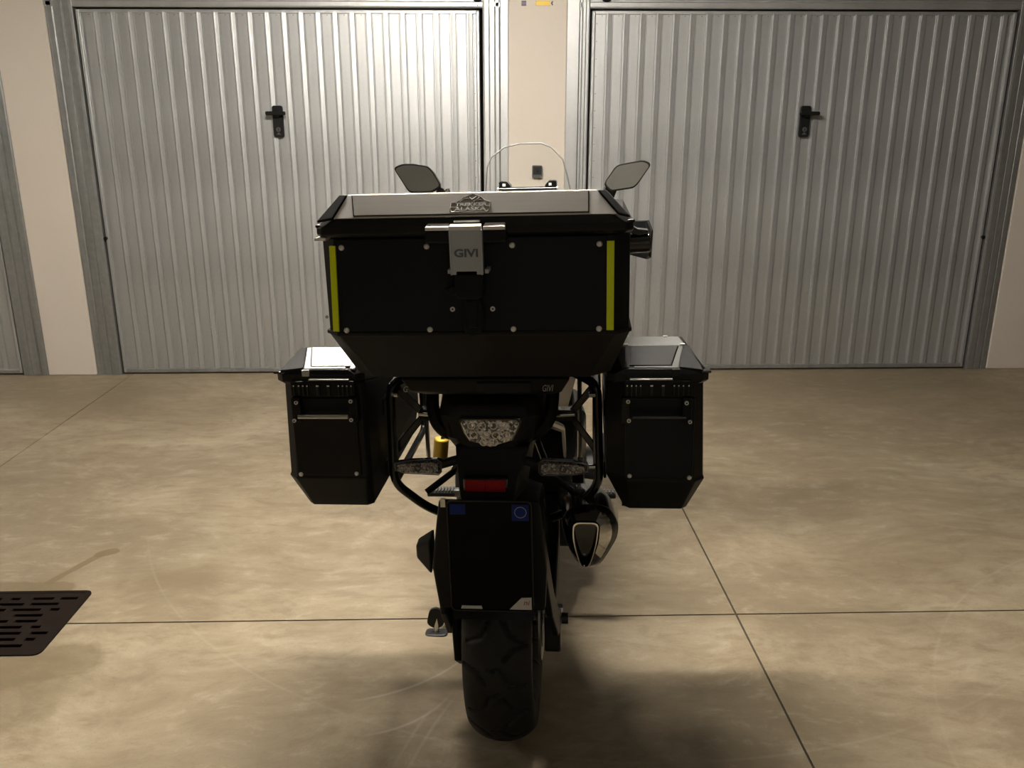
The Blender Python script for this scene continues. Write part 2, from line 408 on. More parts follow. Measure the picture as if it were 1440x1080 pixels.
# ceiling lamps
for i, (x, y, s) in enumerate(LAMPS):
    em = make_emit(); em.t.nodes['Emission'].inputs[1].default_value = s
    lt = thing('ceiling_light', ('long tube lamp on the ceiling between the motorcycle and the doors', 'long tube lamp on the ceiling far along the aisle towards the drain', 'long tube lamp on the ceiling far past the second garage door', 'long tube lamp on the ceiling behind the viewer')[i], 'lamp', (x, y, CEIL), group='tube lamps of the garage aisle')
    MB().box(-.64,.64,-.055,.055,-.05,0).build('housing', 'lamp_white', lt, bevel=.006)
    for q in (-.028, .028):
        tb = MB().tube([(-.60,q,-.068),(.60,q,-.068)], .0135, 14).build('tube', em.m, lt, smooth=True)
    for sx in (-1, 1): MB().box(sx*.612-.012, sx*.612+.012, -.05,.05,-.085,-.05).build('lamp_holder', 'lamp_white', lt, bevel=.004)

# ------------------------------------------------------------------ garage doors
PITCH_R = .0953
RT = dict(h=.0115)
def panel_profile():
    h = RT['h']
    # flat sheet, a narrow bead, a steep flank, a crest and a gentler flank: x along the door, y towards the viewer
    return [(0,0),(.0495,0),(.0515,-.0020),(.0535,0),(.0565,0),(.0592,-h),(.0630,-h*1.02),(.0700,-h*.88),(.0820,-h*.72),(.0855,-h*.68),(.0885,0),(.0905,0),(.0920,-.0018),(.0938,0),(PITCH_R-.0006,0)]
def panel_mesh(z0, z1):
    pr = panel_profile(); th = .0012
    return MB().loft([[(x, y, z0) for x, y in pr]+[(x, y+th, z0) for x, y in pr[::-1]], [(x, y, z1) for x, y in pr]+[(x, y+th, z1) for x, y in pr[::-1]]])
def jamb(mb, x0, x1, z1, yb, flip):
    """folded steel post: a profile with two shallow steps"""
    w = x1-x0; pr = [(0,.055),(0,.0),(.10,-.004),(.34,-.004),(.37,.004),(.40,-.002),(.66,-.002),(.69,.008),(.74,.002),(.93,.002),(1.0,.012),(1.0,.055)]
    pts = [(x0+w*(1-a if flip else a), yb+b) for a, b in pr]
    return mb.prism(pts, 0, z1, 'z')
def garage_door(name, label, xa, xb, jl, jr, flange, rib0, handle_x, lever, riv_side, nskip=None):
    YL = D+.012
    d = thing(name, label, 'garage door', ((xa+xb)/2, YL, 0), org=((xa+xb)/2, YL, 0), kind='structure')
    # leaf: vertical pressed-steel panels
    z0, z1 = .034, 2.112
    first = None; k = 0; x = rib0-.064
    while x-PITCH_R > xa+.006: x -= PITCH_R
    xs = []
    while x+PITCH_R < xb-.004: xs.append(x); x += PITCH_R
    for x in xs:
        if first is None:
            first = panel_mesh(z0, z1).build('panel', 'galvanised'); first.parent = d
            first.data.transform(Matrix.Translation((0, 0, 0)))
            first.location = (x-(xa+xb)/2, 0, 0)
        else: inst(first, d, (x-(xa+xb)/2, 0, 0))
    if xs[0]-xa > .012: MB().box(xa+.008, xs[0], YL, YL+.0015, z0, z1).build('edge_sheet', 'galvanised', d)
    if xb-xs[-1]-PITCH_R > .012: MB().box(xs[-1]+PITCH_R, xb-.008, YL, YL+.0015, z0, z1).build('edge_sheet', 'galvanised', d)
    # leaf frame
    MB().box(xa+.004, xb-.004, YL-.014, YL+.03, .010, .036).build('bottom_rail', 'galv_frame', d, bevel=.004)
    MB().box(xa+.004, xb-.004, YL-.006, YL+.03, 2.108, 2.128).build('top_rail', 'galvanised', d, bevel=.003)
    for x0 in (xa+.004, xb-.024):
        MB().box(x0, x0+.020, YL-.015, YL+.03, .012, 2.126).build('side_rail', 'galvanised', d, bevel=.005)
    # fixed frame
    for (x0, x1, fl_) in jl+jr:
        jamb(MB(), x0, x1, ZT, D-.012, fl_).build('jamb', 'galv_frame' if abs(x1-x0) > .12 else 'galvanised', d, bevel=.0015)
    for (x0, x1) in flange:
        MB().box(x0, x1, D-.016, D+.05, 0, ZT+.02).build('wall_flange', 'galvanised', d, bevel=.003)
    hx0, hx1 = min([q[0] for q in jl] or [xa]), max([q[1] for q in jr] or [xb])
    pr = [(D+.06,2.138),(D-.006,2.138),(D-.010,2.146),(D-.010,2.168),(D-.004,2.172),(D-.004,2.182),(D-.012,2.186),(D-.012,2.245),(D+.06,2.245)]
    MB().prism(pr, hx0, hx1, 'x').build('header', 'galvanised', d, bevel=.0015)
    # near-black sheet stands for the shade seen through the door gaps
    MB().box(hx0, hx1, D+.070, D+.075, 0.0, 2.24).build('shade_backing', 'pit_dark', d)
    # rivets along the head and one edge
    rv = None
    spots = [(x+.03, 2.100, YL) for x in xs]
    if riv_side:
        ex = xb-.034 if riv_side > 0 else xa+.034
        spots += [(ex, 2.06-.095*q, YL) for q in range(21)]
    for (x, z, y) in spots:
        if rv is None:
            rv = MB().ball((0,0,0), .0032, 4, (1,.6,1)).build('rivet', 'cast_alloy', smooth=True); rv.parent = d; rv.location = (x-(xa+xb)/2, y-YL-.0005, z)
        else: inst(rv, d, (x-(xa+xb)/2, y-YL-.0005, z))
    # lock plate with lever
    if handle_x is not None:
        hx = handle_x; zc = 1.525
        o = MB().prism(roundpoly([(hx-.030,zc-.088),(hx+.030,zc-.088),(hx+.030,zc+.088),(hx-.030,zc+.088)], .014), YL-.030, YL-.010).build('lock_plate', 'handle_plastic', d, bevel=.004)
        MB().cyl((hx, YL-.055, zc+.045), (hx, YL-.028, zc+.045), .022, 18).build('lever_boss', 'handle_plastic', o, smooth=True, bevel=.003)
        a, b = (-.062, .052) if lever < 0 else (-.046, .072)
        MB().prism(roundpoly([(hx+a,zc+.034),(hx+b,zc+.034),(hx+b,zc+.056),(hx+a,zc+.056)], .010), YL-.068, YL-.046).build('lever', 'handle_plastic', o, bevel=.004)
        MB().cyl((hx, YL-.036, zc-.045), (hx, YL-.029, zc-.045), .013, 18).build('lock_cylinder', 'switch_grey', o, smooth=True)
        MB().box(hx-.0018, hx+.0018, YL-.0375, YL-.0355, zc-.053, zc-.037).build('keyhole', 'pit_dark', o)
        MB().prism([(hx-.014,zc-.074),(hx+.014,zc-.074),(hx,zc-.060)], YL-.0315, YL-.029).build('arrow_mark', 'switch_grey', o)
    return d, YL
d1, YL = garage_door('door_1', 'corrugated grey steel garage door with black lever handle, beside the drain cover', -2.316, -.047, [(-2.478,-2.322,True)], [(-.033,.066,False)], [(.066,.112)], -2.211, -1.226, -1, 1)
d2, YL = garage_door('door_2', 'corrugated grey steel garage door with black lever handle, past the narrow pier', .586, 3.046, [(.518,.577,True)], [(3.054,3.194,False)], [(.447,.518)], 2.874, 1.862, 1, -1)
d3, YL = garage_door('door_3', 'corrugated grey steel garage door cut off at the picture edge by the drain', -5.2, -2.937, [], [(-2.930,-2.775,False)], [], -3.05, None, 1, 0)
for d, x, z in ((d1, -2.308, .853), (d2, 3.038, .844)):
    MB().cyl((x, YL-.030, z), (x, YL-.008, z), .011, 14).build('latch_bolt', 'gloss_black', d, smooth=True)
for d, x in ((d1, -.060), (d2, .668)):
    MB().ball((x, D-.016, 2.192), .030, 10, (1,.6,.75)).build('pivot_cap', 'handle_plastic', d, smooth=True)
for d, x, z in ((d1, -1.02, .36), (d2, 1.74, .365)):
    MB().cyl((x, YL-.006, z), (x, YL+.001, z), .010, 12).build('vent_plug', 'cast_alloy', d, smooth=True)
MB().cyl((-.060, D-.012, 2.150), (-.060, D-.008, 2.150), .004, 8).build('header_screw', 'dark_alloy', d1)

# pier furniture
sw = thing('key_switch', 'small square grey key switch on the narrow cream pier', 'switch', (.282, WY, 1.24), org=(.282, WY, 1.24))
MB().prism(roundpoly([(.253,1.204),(.312,1.204),(.312,1.277),(.253,1.277)], .008), WY-.028, WY-.0003).build('body', 'switch_grey', sw, bevel=.003)
MB().box(.259,.306, WY-.0295, WY-.027, 1.224, 1.27).build('face_plate', 'dark_alloy', sw)
MB().cyl((.282, WY-.036, 1.248), (.282, WY-.028, 1.248), .0085, 16).build('lock_cylinder', 'chrome', sw, smooth=True)
st = thing('wall_label', 'tiny dark square printed label at the top of the narrow pier', 'label', (.2, WY, 2.162), org=(.2, WY, 2.162))
MB().box(.187,.214, WY-.0022, WY-.0003, 2.149, 2.175).build('label_sheet', 'label_violet', st)
for z in (2.1525, 2.1715): MB().box(.187,.214, WY-.0028, WY-.0021, z-.0022, z+.0022).build('printed_band', 'print_dark', st)
st = thing('wall_sticker', 'small yellow rectangular sticker at the top of the narrow pier', 'sticker', (.31, WY, 2.163), org=(.31, WY, 2.163))
MB().box(.268,.350, WY-.0022, WY-.0003, 2.150, 2.177).build('sticker_sheet', 'label_yellow', st)
for z in (2.157, 2.1635, 2.170): MB().box(.274,.344, WY-.0028, WY-.0021, z-.0012, z+.0012).build('printed_line', 'gold', st)
MB().prism([(.352,2.163),(.362,2.176),(.366,2.170),(.362,2.163),(.366,2.156),(.362,2.150)], WY-.0022, WY-.0003).build('arrow_mark', 'print_dark', st)

# ------------------------------------------------------------------ drain cover
dr = thing('drain_cover', 'rusty dark iron drain cover with slots, set in the concrete floor', 'drain cover', ((GX0+GX1)/2, (GY0+GY1)/2, 0), org=((GX0+GX1)/2, (GY0+GY1)/2, 0))
slots = []
rr = random.Random(11)
rows = 9
for r in range(rows):
    yc = GY0+.045+(GY1-GY0-.09)*r/(rows-1)
    x = GX0+.05+(.035 if r % 2 else 0)+rr.uniform(0, .02)
    while x < GX1-.06:
        L = rr.choice((.075, .090, .030, .070))
        L = min(L, GX1-.028-x)
        if L < .02: break
        if rr.random() < .86: slots.append((x, x+L, yc-.0075, yc+.0075))
        x += L+rr.choice((.022, .03, .04))
cv = plate((GX0+.006, GX1-.006, GY0+.006, GY1-.006), slots, -.010, .0035).build('cover_plate', 'rusty_iron', dr)
fr = MB(); o_ = roundpoly([(GX0-.004,GY0-.004),(GX1+.004,GY0-.004),(GX1+.004,GY1+.004),(GX0-.004,GY1+.004)], .028, 5); i_ = roundpoly([(GX0+.010,GY0+.010),(GX1-.010,GY0+.010),(GX1-.010,GY1-.010),(GX0+.010,GY1-.010)], .020, 5)
fr.loft([[(*p, .0005) for p in o_], [(*p, .0045) for p in o_], [(*p, .0045) for p in i_], [(*p, -.004) for p in i_]], cap=False).build('rim', 'rusty_iron', dr)
MB().box(GX0+.013, GX1-.013, GY0+.013, GY1-.013, -.118, -.110).build('pit_bottom', 'pit_dark', dr)

# ------------------------------------------------------------------ motorcycle
BYAW, LEAN = radians(6.3), radians(1.5)
R0 = Vector((.046, 1.9363, 0)); BROT = (0, -LEAN, -BYAW)
BM = Matrix.Translation(R0) @ Matrix.Rotation(-BYAW, 4, 'Z') @ Matrix.Rotation(-LEAN, 4, 'Y')
def bike_thing(name, label, cat, base, group=None):
    return thing(name, label, cat, BM @ Vector(base), BROT, base, group)
mc = bike_thing('motorcycle', 'black touring motorcycle seen from behind, carrying three luggage cases', 'motorcycle', (0,0,0))
TR = .31; FY = 1.49

def tyre_mesh(cy, w, R, groove):
    """tyre of revolution about x with zigzag grooves pressed into its tread"""
    prof = []
    hw = w/2
    ns = 40
    for i in range(ns+1):                       # tread crown from one shoulder to the other
        s = -1+2*i/ns; a = s*1.12
        prof.append((hw*.985*sin(a)/sin(1.12), R-(1-cos(a))*hw*.80))
    side = [(hw*1.0, R-.060), (hw*.96, R-.075), (hw*.84, R-.090), (hw*.72, R-.097), (hw*.66, R-.100)]
    prof = [(-x, r) for x, r in side[::-1]] + prof + side
    P = np.array(prof); nseg = 480 if groove else 120
    th = np.linspace(0, 2*pi, nseg, endpoint=False)
    X = np.repeat(P[None,:,0], nseg, 0); Rr = np.repeat(P[None,:,1], nseg, 0).copy()
    if groove:
        per = 2*pi/10; W = .0040
        lines = [[(-.062,.00),(-.030,.05),(-.012,.20),(.012,.24)], [(-.012,.42),(.006,.43),(.030,.28),(.066,.26)],
                 [(.062,.00),(.034,.06),(.014,.18)], [(-.070,.44),(-.040,.40),(-.024,.30)], [(.02,.50),(.040,.58),(.066,.60)]]
        U = (th[:,None]*np.ones_like(X)) ; depth = np.zeros_like(X)
        for ln in lines:
            for (x0,t0),(x1,t1) in zip(ln[:-1], ln[1:]):
                for sh in (-per, 0, per):
                    u = (U % per)+sh; uu = u*R
                    ax, ay, bx, by = x0, t0*R, x1, t1*R; dx, dy = bx-ax, by-ay; L2 = dx*dx+dy*dy
                    h = np.clip(((X-ax)*dx+(uu-ay)*dy)/L2, 0, 1)
                    dd = np.hypot(X-ax-h*dx, uu-ay-h*dy)
                    depth = np.maximum(depth, np.clip(1.6-dd/W, 0, 1))
        Rr -= depth*.0075
    Y = cy+Rr*np.sin(th)[:,None]; Z = TR+Rr*np.cos(th)[:,None]
    n, m = X.shape; V = np.stack([X, Y, Z], -1).reshape(-1, 3); F = []
    for i in range(n):
        k = (i+1) % n
        for j in range(m-1): F.append((i*m+j, i*m+j+1, k*m+j+1, k*m+j))
    mb = MB(); mb.v = [tuple(q) for q in V]; mb.f = F
    return mb
def wheel(name, cy, w, R, groove, disc_x, disc_r, n_sp):
    t = tyre_mesh(cy, w, R, groove).build(name, 'rubber', mc, smooth=True, angle=50)
    hw = w*.33
    rim = MB(); n = 64; pr = [(-hw,R-.094),(-hw,R-.110),(-hw*.7,R-.118),(-hw*.5,R-.132),(hw*.5,R-.132),(hw*.7,R-.118),(hw,R-.110),(hw,R-.094),(hw*.85,R-.098),(hw*.5,R-.116),(-hw*.5,R-.116),(-hw*.85,R-.098)]
    rings = [[(x, cy+r*sin(2*pi*k/n), TR+r*cos(2*pi*k/n)) for x, r in pr] for k in range(n)]
    rim.loft(rings+[rings[0]], cap=False); rim.build('rim', 'dark_alloy', t, smooth=True)
    MB().cyl((-.075, cy, TR), (.075, cy, TR), .034, 24).build('hub', 'dark_alloy', t, smooth=True)
    for k in range(n_sp):
        a = 2*pi*k/n_sp
        MB().tube([(0, cy+.03*sin(a), TR+.03*cos(a)), (0, cy+(R-.128)*sin(a+.06), TR+(R-.128)*cos(a+.06))], [.013,.009], 8).build('spoke', 'dark_alloy', t, smooth=True)
    for dx in disc_x:
        MB().ring((dx, cy, TR), 'x', disc_r, disc_r-.034, .005, 48).build('brake_disc', 'steel', t)
        MB().ring((dx, cy, TR), 'x', disc_r-.030, .03, .006, 10).build('disc_carrier', 'dark_alloy', t)
    return t
rw = wheel('rear_wheel', 0, .160, TR, True, (.088,), .120, 10)
fwh = wheel('front_wheel', FY, .115, TR-.002, False, (-.075,.075), .150, 10)

# swingarm, axle, chain and sprocket
for s in (-1, 1):
    MB().loft([[(s*x, y, z) for x, z in ((.098,.285),(.125,.285),(.125,.335),(.098,.335))] if i == 0 else [(s*x, y, z) for x, z in q] for i, (y, q) in enumerate(((-.075,None),(.05,((.098,.272),(.125,.272),(.125,.350),(.098,.350))),(.30,((.085,.30),(.125,.30),(.125,.40),(.085,.40))),(.52,((.06,.34),(.115,.34),(.115,.44),(.06,.44)))))]).build('swingarm_beam', 'black_plastic', mc, bevel=.006)
    MB().cyl((s*.125, 0, TR), (s*.142, 0, TR), .019, 6).build('axle_nut', 'steel', mc)
MB().cyl((-.13, 0, TR), (.13, 0, TR), .011, 12).build('axle', 'steel', mc)
sp = MB(); n = 44
po = []
for k in range(n*2): po.append((.105 if k % 2 else .114, 2*pi*k/(2*n)))
sp.loft([[(x, r*sin(a), TR+r*cos(a)) for r, a in po] for x in (-.096,-.089)]).build('sprocket', 'cast_alloy', mc)
ch = []
for k in range(17): a = pi/2+pi*k/16; ch.append((-.0925, .112*cos(a), TR+.112*sin(a)))
ch += [(-.0925,.55,.315),(-.0925,.60,.345),(-.0925,.58,.395),(-.0925, 0, TR+.112)]
MB().tube(ch, .0075, 8).build('drive_chain', 'dark_alloy', mc)
MB().prism([(-.10,.44),(.05,.450),(.30,.455),(.50,.47),(.50,.44),(.30,.415),(.05,.40),(-.04,.395)], -.112, -.080, 'x').build('chain_guard', 'black_plastic', mc, bevel=.004)
# lower chain guard: the toothed edge that shows beside the tyre
MB().prism([(-.17,.42),(-.10,.43),(-.05,.22),(-.09,.21),(-.15,.26)], -.118, -.100, 'x').build('sprocket_guard', 'black_plastic', mc, bevel=.004)
# brake caliper
MB().prism(roundpoly([(-.085,.245),(-.03,.235),(-.02,.33),(-.075,.345)], .012), .098, .138, 'x').build('brake_caliper', 'dark_alloy', mc, bevel=.005)
# hugger over the tyre
hg = MB(); rings = []
for k in range(13):
    a = radians(-62+118*k/12)
    rr_ = TR+.022
    rings.append([(x, -(rr_+dz)*sin(-a)*1.0, TR+(rr_+dz)*cos(a)) for x, dz in ((-.092,-.045),(-.088,-.008),(-.05,.006),(.05,.006),(.088,-.008),(.092,-.045),(.088,-.046),(.083,-.012),(.048,.002),(-.048,.002),(-.083,-.012),(-.088,-.046))])
hg.loft(rings).build('rear_hugger', 'black_plastic', mc, smooth=True)

# plate carrier: arms that come up from the axle, plate behind the tyre
for s in (-1, 1):
    pts = [(s*.132,-.02,.30),(s*.130,-.10,.34),(s*.122,-.21,.46),(s*.112,-.275,.60),(s*.10,-.285,.72)]
    MB().loft([[(x-s*.010, y-.030, z-.016),(x+s*.006, y-.030, z-.016),(x+s*.006, y+.030, z+.016),(x-s*.010, y+.030, z+.016)] for x, y, z in pts]).build('plate_arm', 'black_plastic', mc, bevel=.004)
    MB().cyl((s*.140,-.03,.31), (s*.156,-.03,.31), .014, 12).build('arm_bolt', 'dark_alloy', mc, smooth=True)
MB().loft([[(-.115,-.310,.50),(.115,-.310,.50),(.115,-.270,.52),(-.115,-.270,.52)], [(-.125,-.315,.60),(.120,-.315,.60),(.120,-.262,.60),(-.125,-.262,.60)], [(-.112,-.318,.70),(.112,-.318,.70),(.112,-.290,.70),(-.112,-.290,.70)], [(-.102,-.322,.762),(.106,-.322,.762),(.106,-.310,.762),(-.102,-.310,.762)]]).build('plate_carrier', 'black_plastic', mc, bevel=.008)
MB().loft([[(-.130,-.30,.575),(-.130,-.24,.575),(-.130,-.24,.66),(-.130,-.30,.655)], [(-.168,-.27,.600),(-.168,-.235,.600),(-.168,-.235,.632),(-.168,-.27,.632)]]).build('side_deflector', 'black_plastic', mc, bevel=.006)
lp = MB().prism(roundpoly([(-.082,.514),(.089,.514),(.089,.764),(-.082,.764)], .010), -.330, -.3265).build('license_plate', 'plate_dark', mc)
pf = MB(); o_ = roundpoly([(-.085,.511),(.092,.511),(.092,.767),(-.085,.767)], .013, 4); i_ = roundpoly([(-.0825,.5135),(.0895,.5135),(.0895,.7645),(-.0825,.7645)], .0115, 4)
pf.loft([[(x, -.329, z) for x, z in o_], [(x, -.3335, z) for x, z in o_], [(x, -.3335, z) for x, z in i_], [(x, -.329, z) for x, z in i_]], cap=False).build('plate_frame', 'dark_alloy', lp)
MB().box(-.078,-.046,-.3308,-.3300,.735,.758).build('blue_corner', 'plate_blue', lp)
MB().box(.050,.085,-.3308,-.3300,.722,.758).build('blue_corner', 'plate_blue', lp)
MB().ring((.068,-.331,.741), 'y', .0125, .0112, .0008, 28).build('blue_ring', 'print_grey', lp)
MB().prism([(x*.0108+.068, z*.0108+.741) for x, z in [(cos(2*pi*k/20), sin(2*pi*k/20)) for k in range(20)]], -.3312, -.3304).build('blue_disc', 'plate_blue', lp)
MB().prism([(.040,.516),(.087,.516),(.087,.545),(.066,.544)], -.3318, -.3300).build('dealer_strip', 'plate_white', lp)
MB().prism([(-.064,.516),(-.018,.516),(-.020,.523),(-.062,.523)], -.3318, -.3300).build('dealer_strip', 'plate_white', lp)
text('dealer_lettering', 'ni', 'print_red', lp, (.077,-.3322,.533), (1,0,0), (0,0,1), .013, .011, .0004, shear=.2)
MB().box(-.098,-.088,-.325,-.318,.748,.766).build('lamp_clip', 'steel', mc)

# tail: fairing, lamp, reflector
tail = MB()
def tl(y, xw, zt, zm, zb, xb): return [(-xb,y,zb),(xb,y,zb),(xw*.86,y,zm-.02),(xw,y,zm+.03),(xw*.9,y,zt),(-xw*.9,y,zt),(-xw,y,zm+.03),(-xw*.86,y,zm-.02)]
tail.loft([tl(-.262,.078,.945,.895,.850,.040), tl(-.235,.108,.965,.890,.825,.060), tl(-.12,.122,.975,.86,.80,.075), tl(.10,.122,.955,.82,.76,.080), tl(.34,.110,.90,.78,.70,.080)]).build('tail_fairing', 'black_plastic', mc, bevel=.010, seg=3)
MB().loft([[(-.12,-.30,.985),(.135,-.30,.985),(.135,-.02,.985),(-.12,-.02,.985)], [(-.145,-.335,1.000),(.155,-.335,1.000),(.155,.02,1.000),(-.145,.02,1.000)], [(-.160,-.345,1.030),(.172,-.345,1.030),(.172,.03,1.030),(-.160,.03,1.030)]]).build('top_rack_plate', 'black_plastic', mc, bevel=.004)
MB().box(-.010,.095,-.3465,-.344,1.003,1.022).build('rack_badge_plate', 'case_black', mc)
text('rack_lettering', 'GIVI', 'print_grey', mc, (.129,-.3475,1.012), (1,0,0), (0,0,1), .021, .013, .0004, shear=.25)
text('rack_lettering', 'G', 'print_grey', mc, (-.150,-.347,1.010), (1,0,0), (0,0,1), .009, .012, .0004, shear=.25)
lens = [(-.055,.914),(-.051,.920),(.059,.920),(.064,.914),(.056,.893),(.046,.875),(.004,.861),(-.038,.875),(-.048,.893)]
th_ = MB().prism(roundpoly([(x*1.12-.0005, .893+(z-.893)*1.18) for x, z in lens], .006), -.268, -.252).build('tail_light', 'gloss_black', mc, bevel=.003)
MB().loft([[(x, -.266, z) for x, z in lens], [(x*.97, -.272, .893+(z-.893)*.95) for x, z in lens]]).build('lens', 'tail_lens', th_)
for r_, zz, xs_ in ((0,.908,(-.034,-.012,.012,.036)), (1,.888,(-.030,-.006,.016,.038)), (2,.872,(-.010,.012))):
    for x in xs_: MB().ring((x,-.2725,zz), 'y', .0085, .0062, .0012, 16).build('led_cup', 'chrome', th_)
lb = lens+[lens[0]]
MB().tube([(x, -.2705, z) for x, z in lb], .0013, 6).build('lens_rim', 'chrome', th_)
# mudguard that drops from the tail to the reflector
MB().loft([[(-.070,-.262,.860),(.085,-.262,.860),(.095,-.15,.860),(-.090,-.15,.860)], [(-.068,-.275,.800),(.062,-.275,.800),(.085,-.16,.800),(-.085,-.16,.800)], [(-.062,-.288,.740),(.050,-.288,.740),(.075,-.20,.740),(-.072,-.20,.740)]]).build('rear_mudguard', 'black_plastic', mc, bevel=.008)
rf = MB().box(-.052,.040,-.300,-.276,.771,.802).build('reflector', 'gloss_black', mc, bevel=.003)
MB().box(-.048,-.006,-.3025,-.298,.7735,.7995).build('red_lens', 'reflector_red', rf, bevel=.001)
MB().box(-.006,.036,-.3025,-.298,.7735,.7995).build('red_lens', 'reflector_red', rf, bevel=.001)
# turn signals
for s, x0, x1 in ((-1,-.201,-.102), (1,.205,.103)):
    a = [(x0,.822),(x0,.806),(x0-s*.02,.800),(x1+s*.006,.797),(x1,.804),(x1,.826),(x1+s*.010,.832),(x0-s*.03,.828)]
    b = MB().loft([[(x, -.245, .815+(z-.815)*.75) for x, z in a], [(x, -.268, z) for x, z in a]]).build('turn_signal', 'gloss_black', mc, bevel=.002)
    cxm = (x0+x1)/2
    MB().loft([[(cxm+(x-cxm)*.94, -.266, .8145+(z-.8145)*.86) for x, z in a], [(cxm+(x-cxm)*.88, -.2755, .8145+(z-.8145)*.72) for x, z in a]]).build('lens', 'signal_lens', b)
    MB().tube([(x, -.2695, z) for x, z in a+[a[0]]], .0012, 6).build('lens_rim', 'cast_alloy', b)
    for k in range(9):
        xx = x0+(x1-x0)*(.14+.09*k); MB().box(xx-.0012, xx+.0012, -.2768, -.2745, .805, .824).build('lens_rib', 'signal_lens', b)
    MB().ring((cxm,-.2765,.8145), 'y', .0075, .005, .0016, 18).build('bulb_ring', 'dark_alloy', b)
    MB().tube([(x1+s*.004,-.255,.815),(s*.07,-.245,.822)], .010, 10).build('stalk', 'rubber', b, smooth=True)

# grab rails
for s in (-1, 1):
    MB().tube(arc([(s*.11,.16,.955),(s*.128,.05,.985),(s*.132,-.16,.965),(s*.128,-.20,.90),(s*.100,-.21,.868),(s*.07,-.20,.865)], .05), .014, 10).build('grab_rail', 'black_plastic', mc, smooth=True)
# pannier racks
for s, x in ((-1, -.236), (1, .226)):
    p = arc([(s*.150,-.06,.975),(x,-.12,.952),(x*1.02,-.125,.715),(s*.175,-.10,.645),(s*.12,-.06,.600)], .03)
    MB().tube(p, .0105, 12).build('pannier_rack_tube', 'rack_black', mc, smooth=True)
    p = arc([(x,-.12,.945),(x,.22,.945),(x,.24,.72),(x,-.12,.72)], .04)
    MB().tube(p, .0085, 10).build('pannier_rack_loop', 'rack_black', mc, smooth=True)
    # stays that cross to the frame
    for za, zb in ((.945,.875), (.795,.875)):
        MB().loft([[(x-s*.005, -.105, za-.014),(x-s*.005, -.099, za-.014),(x-s*.005, -.099, za+.014),(x-s*.005, -.105, za+.014)], [(s*.165,-.105,zb-.012),(s*.165,-.099,zb-.012),(s*.165,-.099,zb+.012),(s*.165,-.105,zb+.012)]]).build('rack_stay', 'rack_black', mc, bevel=.002)
    MB().box(min(s*.118,s*.175), max(s*.118,s*.175), -.112, -.08, .862, .888).build('rack_bracket', 'rack_black', mc, bevel=.003)
    MB().cyl((s*.128,-.118,.878), (s*.176,-.118,.881), .0048, 10).build('rack_bolt', 'chrome', mc, smooth=True)
    for q, zz in ((-.108,.93),(-.108,.76)):
        MB().cyl((x-s*.004, q-.02, zz), (x-s*.018, q-.02, zz), .006, 10).build('mount_screw', 'chrome', mc, smooth=True)
    MB().tube([(s*.186,.02,.93),(s*.186,.02,.72)], .0055, 8).build('rack_post', 'steel', mc, smooth=True)
# subframe stays seen through the gaps
for s in (-1, 1):
    MB().tube([(s*.105,-.10,.86),(s*.13,.30,.70),(s*.13,.52,.50)], .013, 10).build('subframe_tube', 'rack_black', mc, smooth=True)
    MB().tube([(s*.176,-.08,.672),(s*.115,-.05,.712),(s*.08,.05,.76)], .008, 10).build('peg_hanger', 'rack_black', mc, smooth=True)
# rear shock with yellow spring and reservoir
MB().tube([(-.02,.30,.42),(-.02,.36,.74)], .024, 14).build('shock_body', 'dark_alloy', mc, smooth=True)
co = [(-.02+.040*cos(2*pi*k/12), .305+.055*k/96*.9+.040*sin(2*pi*k/12)*.9, .46+.23*k/96) for k in range(97)]
MB().tube(co, .006, 6).build('shock_spring', 'gold', mc, smooth=True)
MB().tube([(-.192,.20,.640),(-.184,.20,.705)], .020, 14).build('shock_reservoir', 'gold', mc, smooth=True, bevel=.004)
MB().tube([(-.184,.20,.70),(-.14,.22,.78),(-.06,.3,.76)], .006, 8).build('reservoir_hose', 'rubber', mc, smooth=True)

# exhaust
mo = [(.145,.640),(.160,.668),(.186,.680),(.222,.682),(.250,.676),(.264,.658),(.275,.632),(.272,.600),(.250,.558),(.234,.532),(.216,.522),(.194,.526),(.172,.548),(.155,.590)]
mo = roundpoly(mo, .012, 2); mcx, mcz = .208, .612
def mring(y, k, dx=0, dz=0): return [(mcx+(x-mcx)*k+dx, y, mcz+(z-mcz)*k+dz) for x, z in mo]
ex = MB().loft([mring(-.155,1.0), mring(-.10,1.03), mring(.10,.98,-.022,-.045), mring(.26,.80,-.045,-.10), mring(.34,.50,-.055,-.13), mring(.38,.28,-.055,-.145)]).build('muffler', 'gloss_black', mc, smooth=True, angle=40)
op = roundpoly([(.172,.650),(.231,.650),(.226,.600),(.216,.560),(.206,.536),(.190,.536),(.178,.575),(.171,.610)], .016, 4)
ocx, ocz = .202, .600
def lerp_ring(y, t):                                      # from the shell outline to the outlet outline
    out = []
    for x, z in mo:
        a = atan2(z-ocz, x-ocx); best = min(op, key=lambda q: abs((atan2(q[1]-ocz, q[0]-ocx)-a+pi) % (2*pi)-pi))
        out.append((x*(1-t)+best[0]*t, y, z*(1-t)+best[1]*t))
    return out
caps = [mring(-.150,1.005), lerp_ring(-.160,.08), lerp_ring(-.171,.50), lerp_ring(-.180,.95)]
MB().loft(caps, cap=False).build('end_cap', 'gloss_black', ex, smooth=True, angle=40)
k0 = [k for k, (x, z) in enumerate(mo) if x > .236]; k0 = [k for k in range(len(mo)) if min(k0) <= k <= max(k0)]
MB().loft([[(x+.0005, y-.0012, z) for x, y, z in (r[k] for k in k0)] for r in (lerp_ring(-.158,.14), lerp_ring(-.168,.40), lerp_ring(-.175,.68), lerp_ring(-.180,.92))], cap=False, closed=False).build('chrome_insert', 'chrome', ex, smooth=True, angle=60)
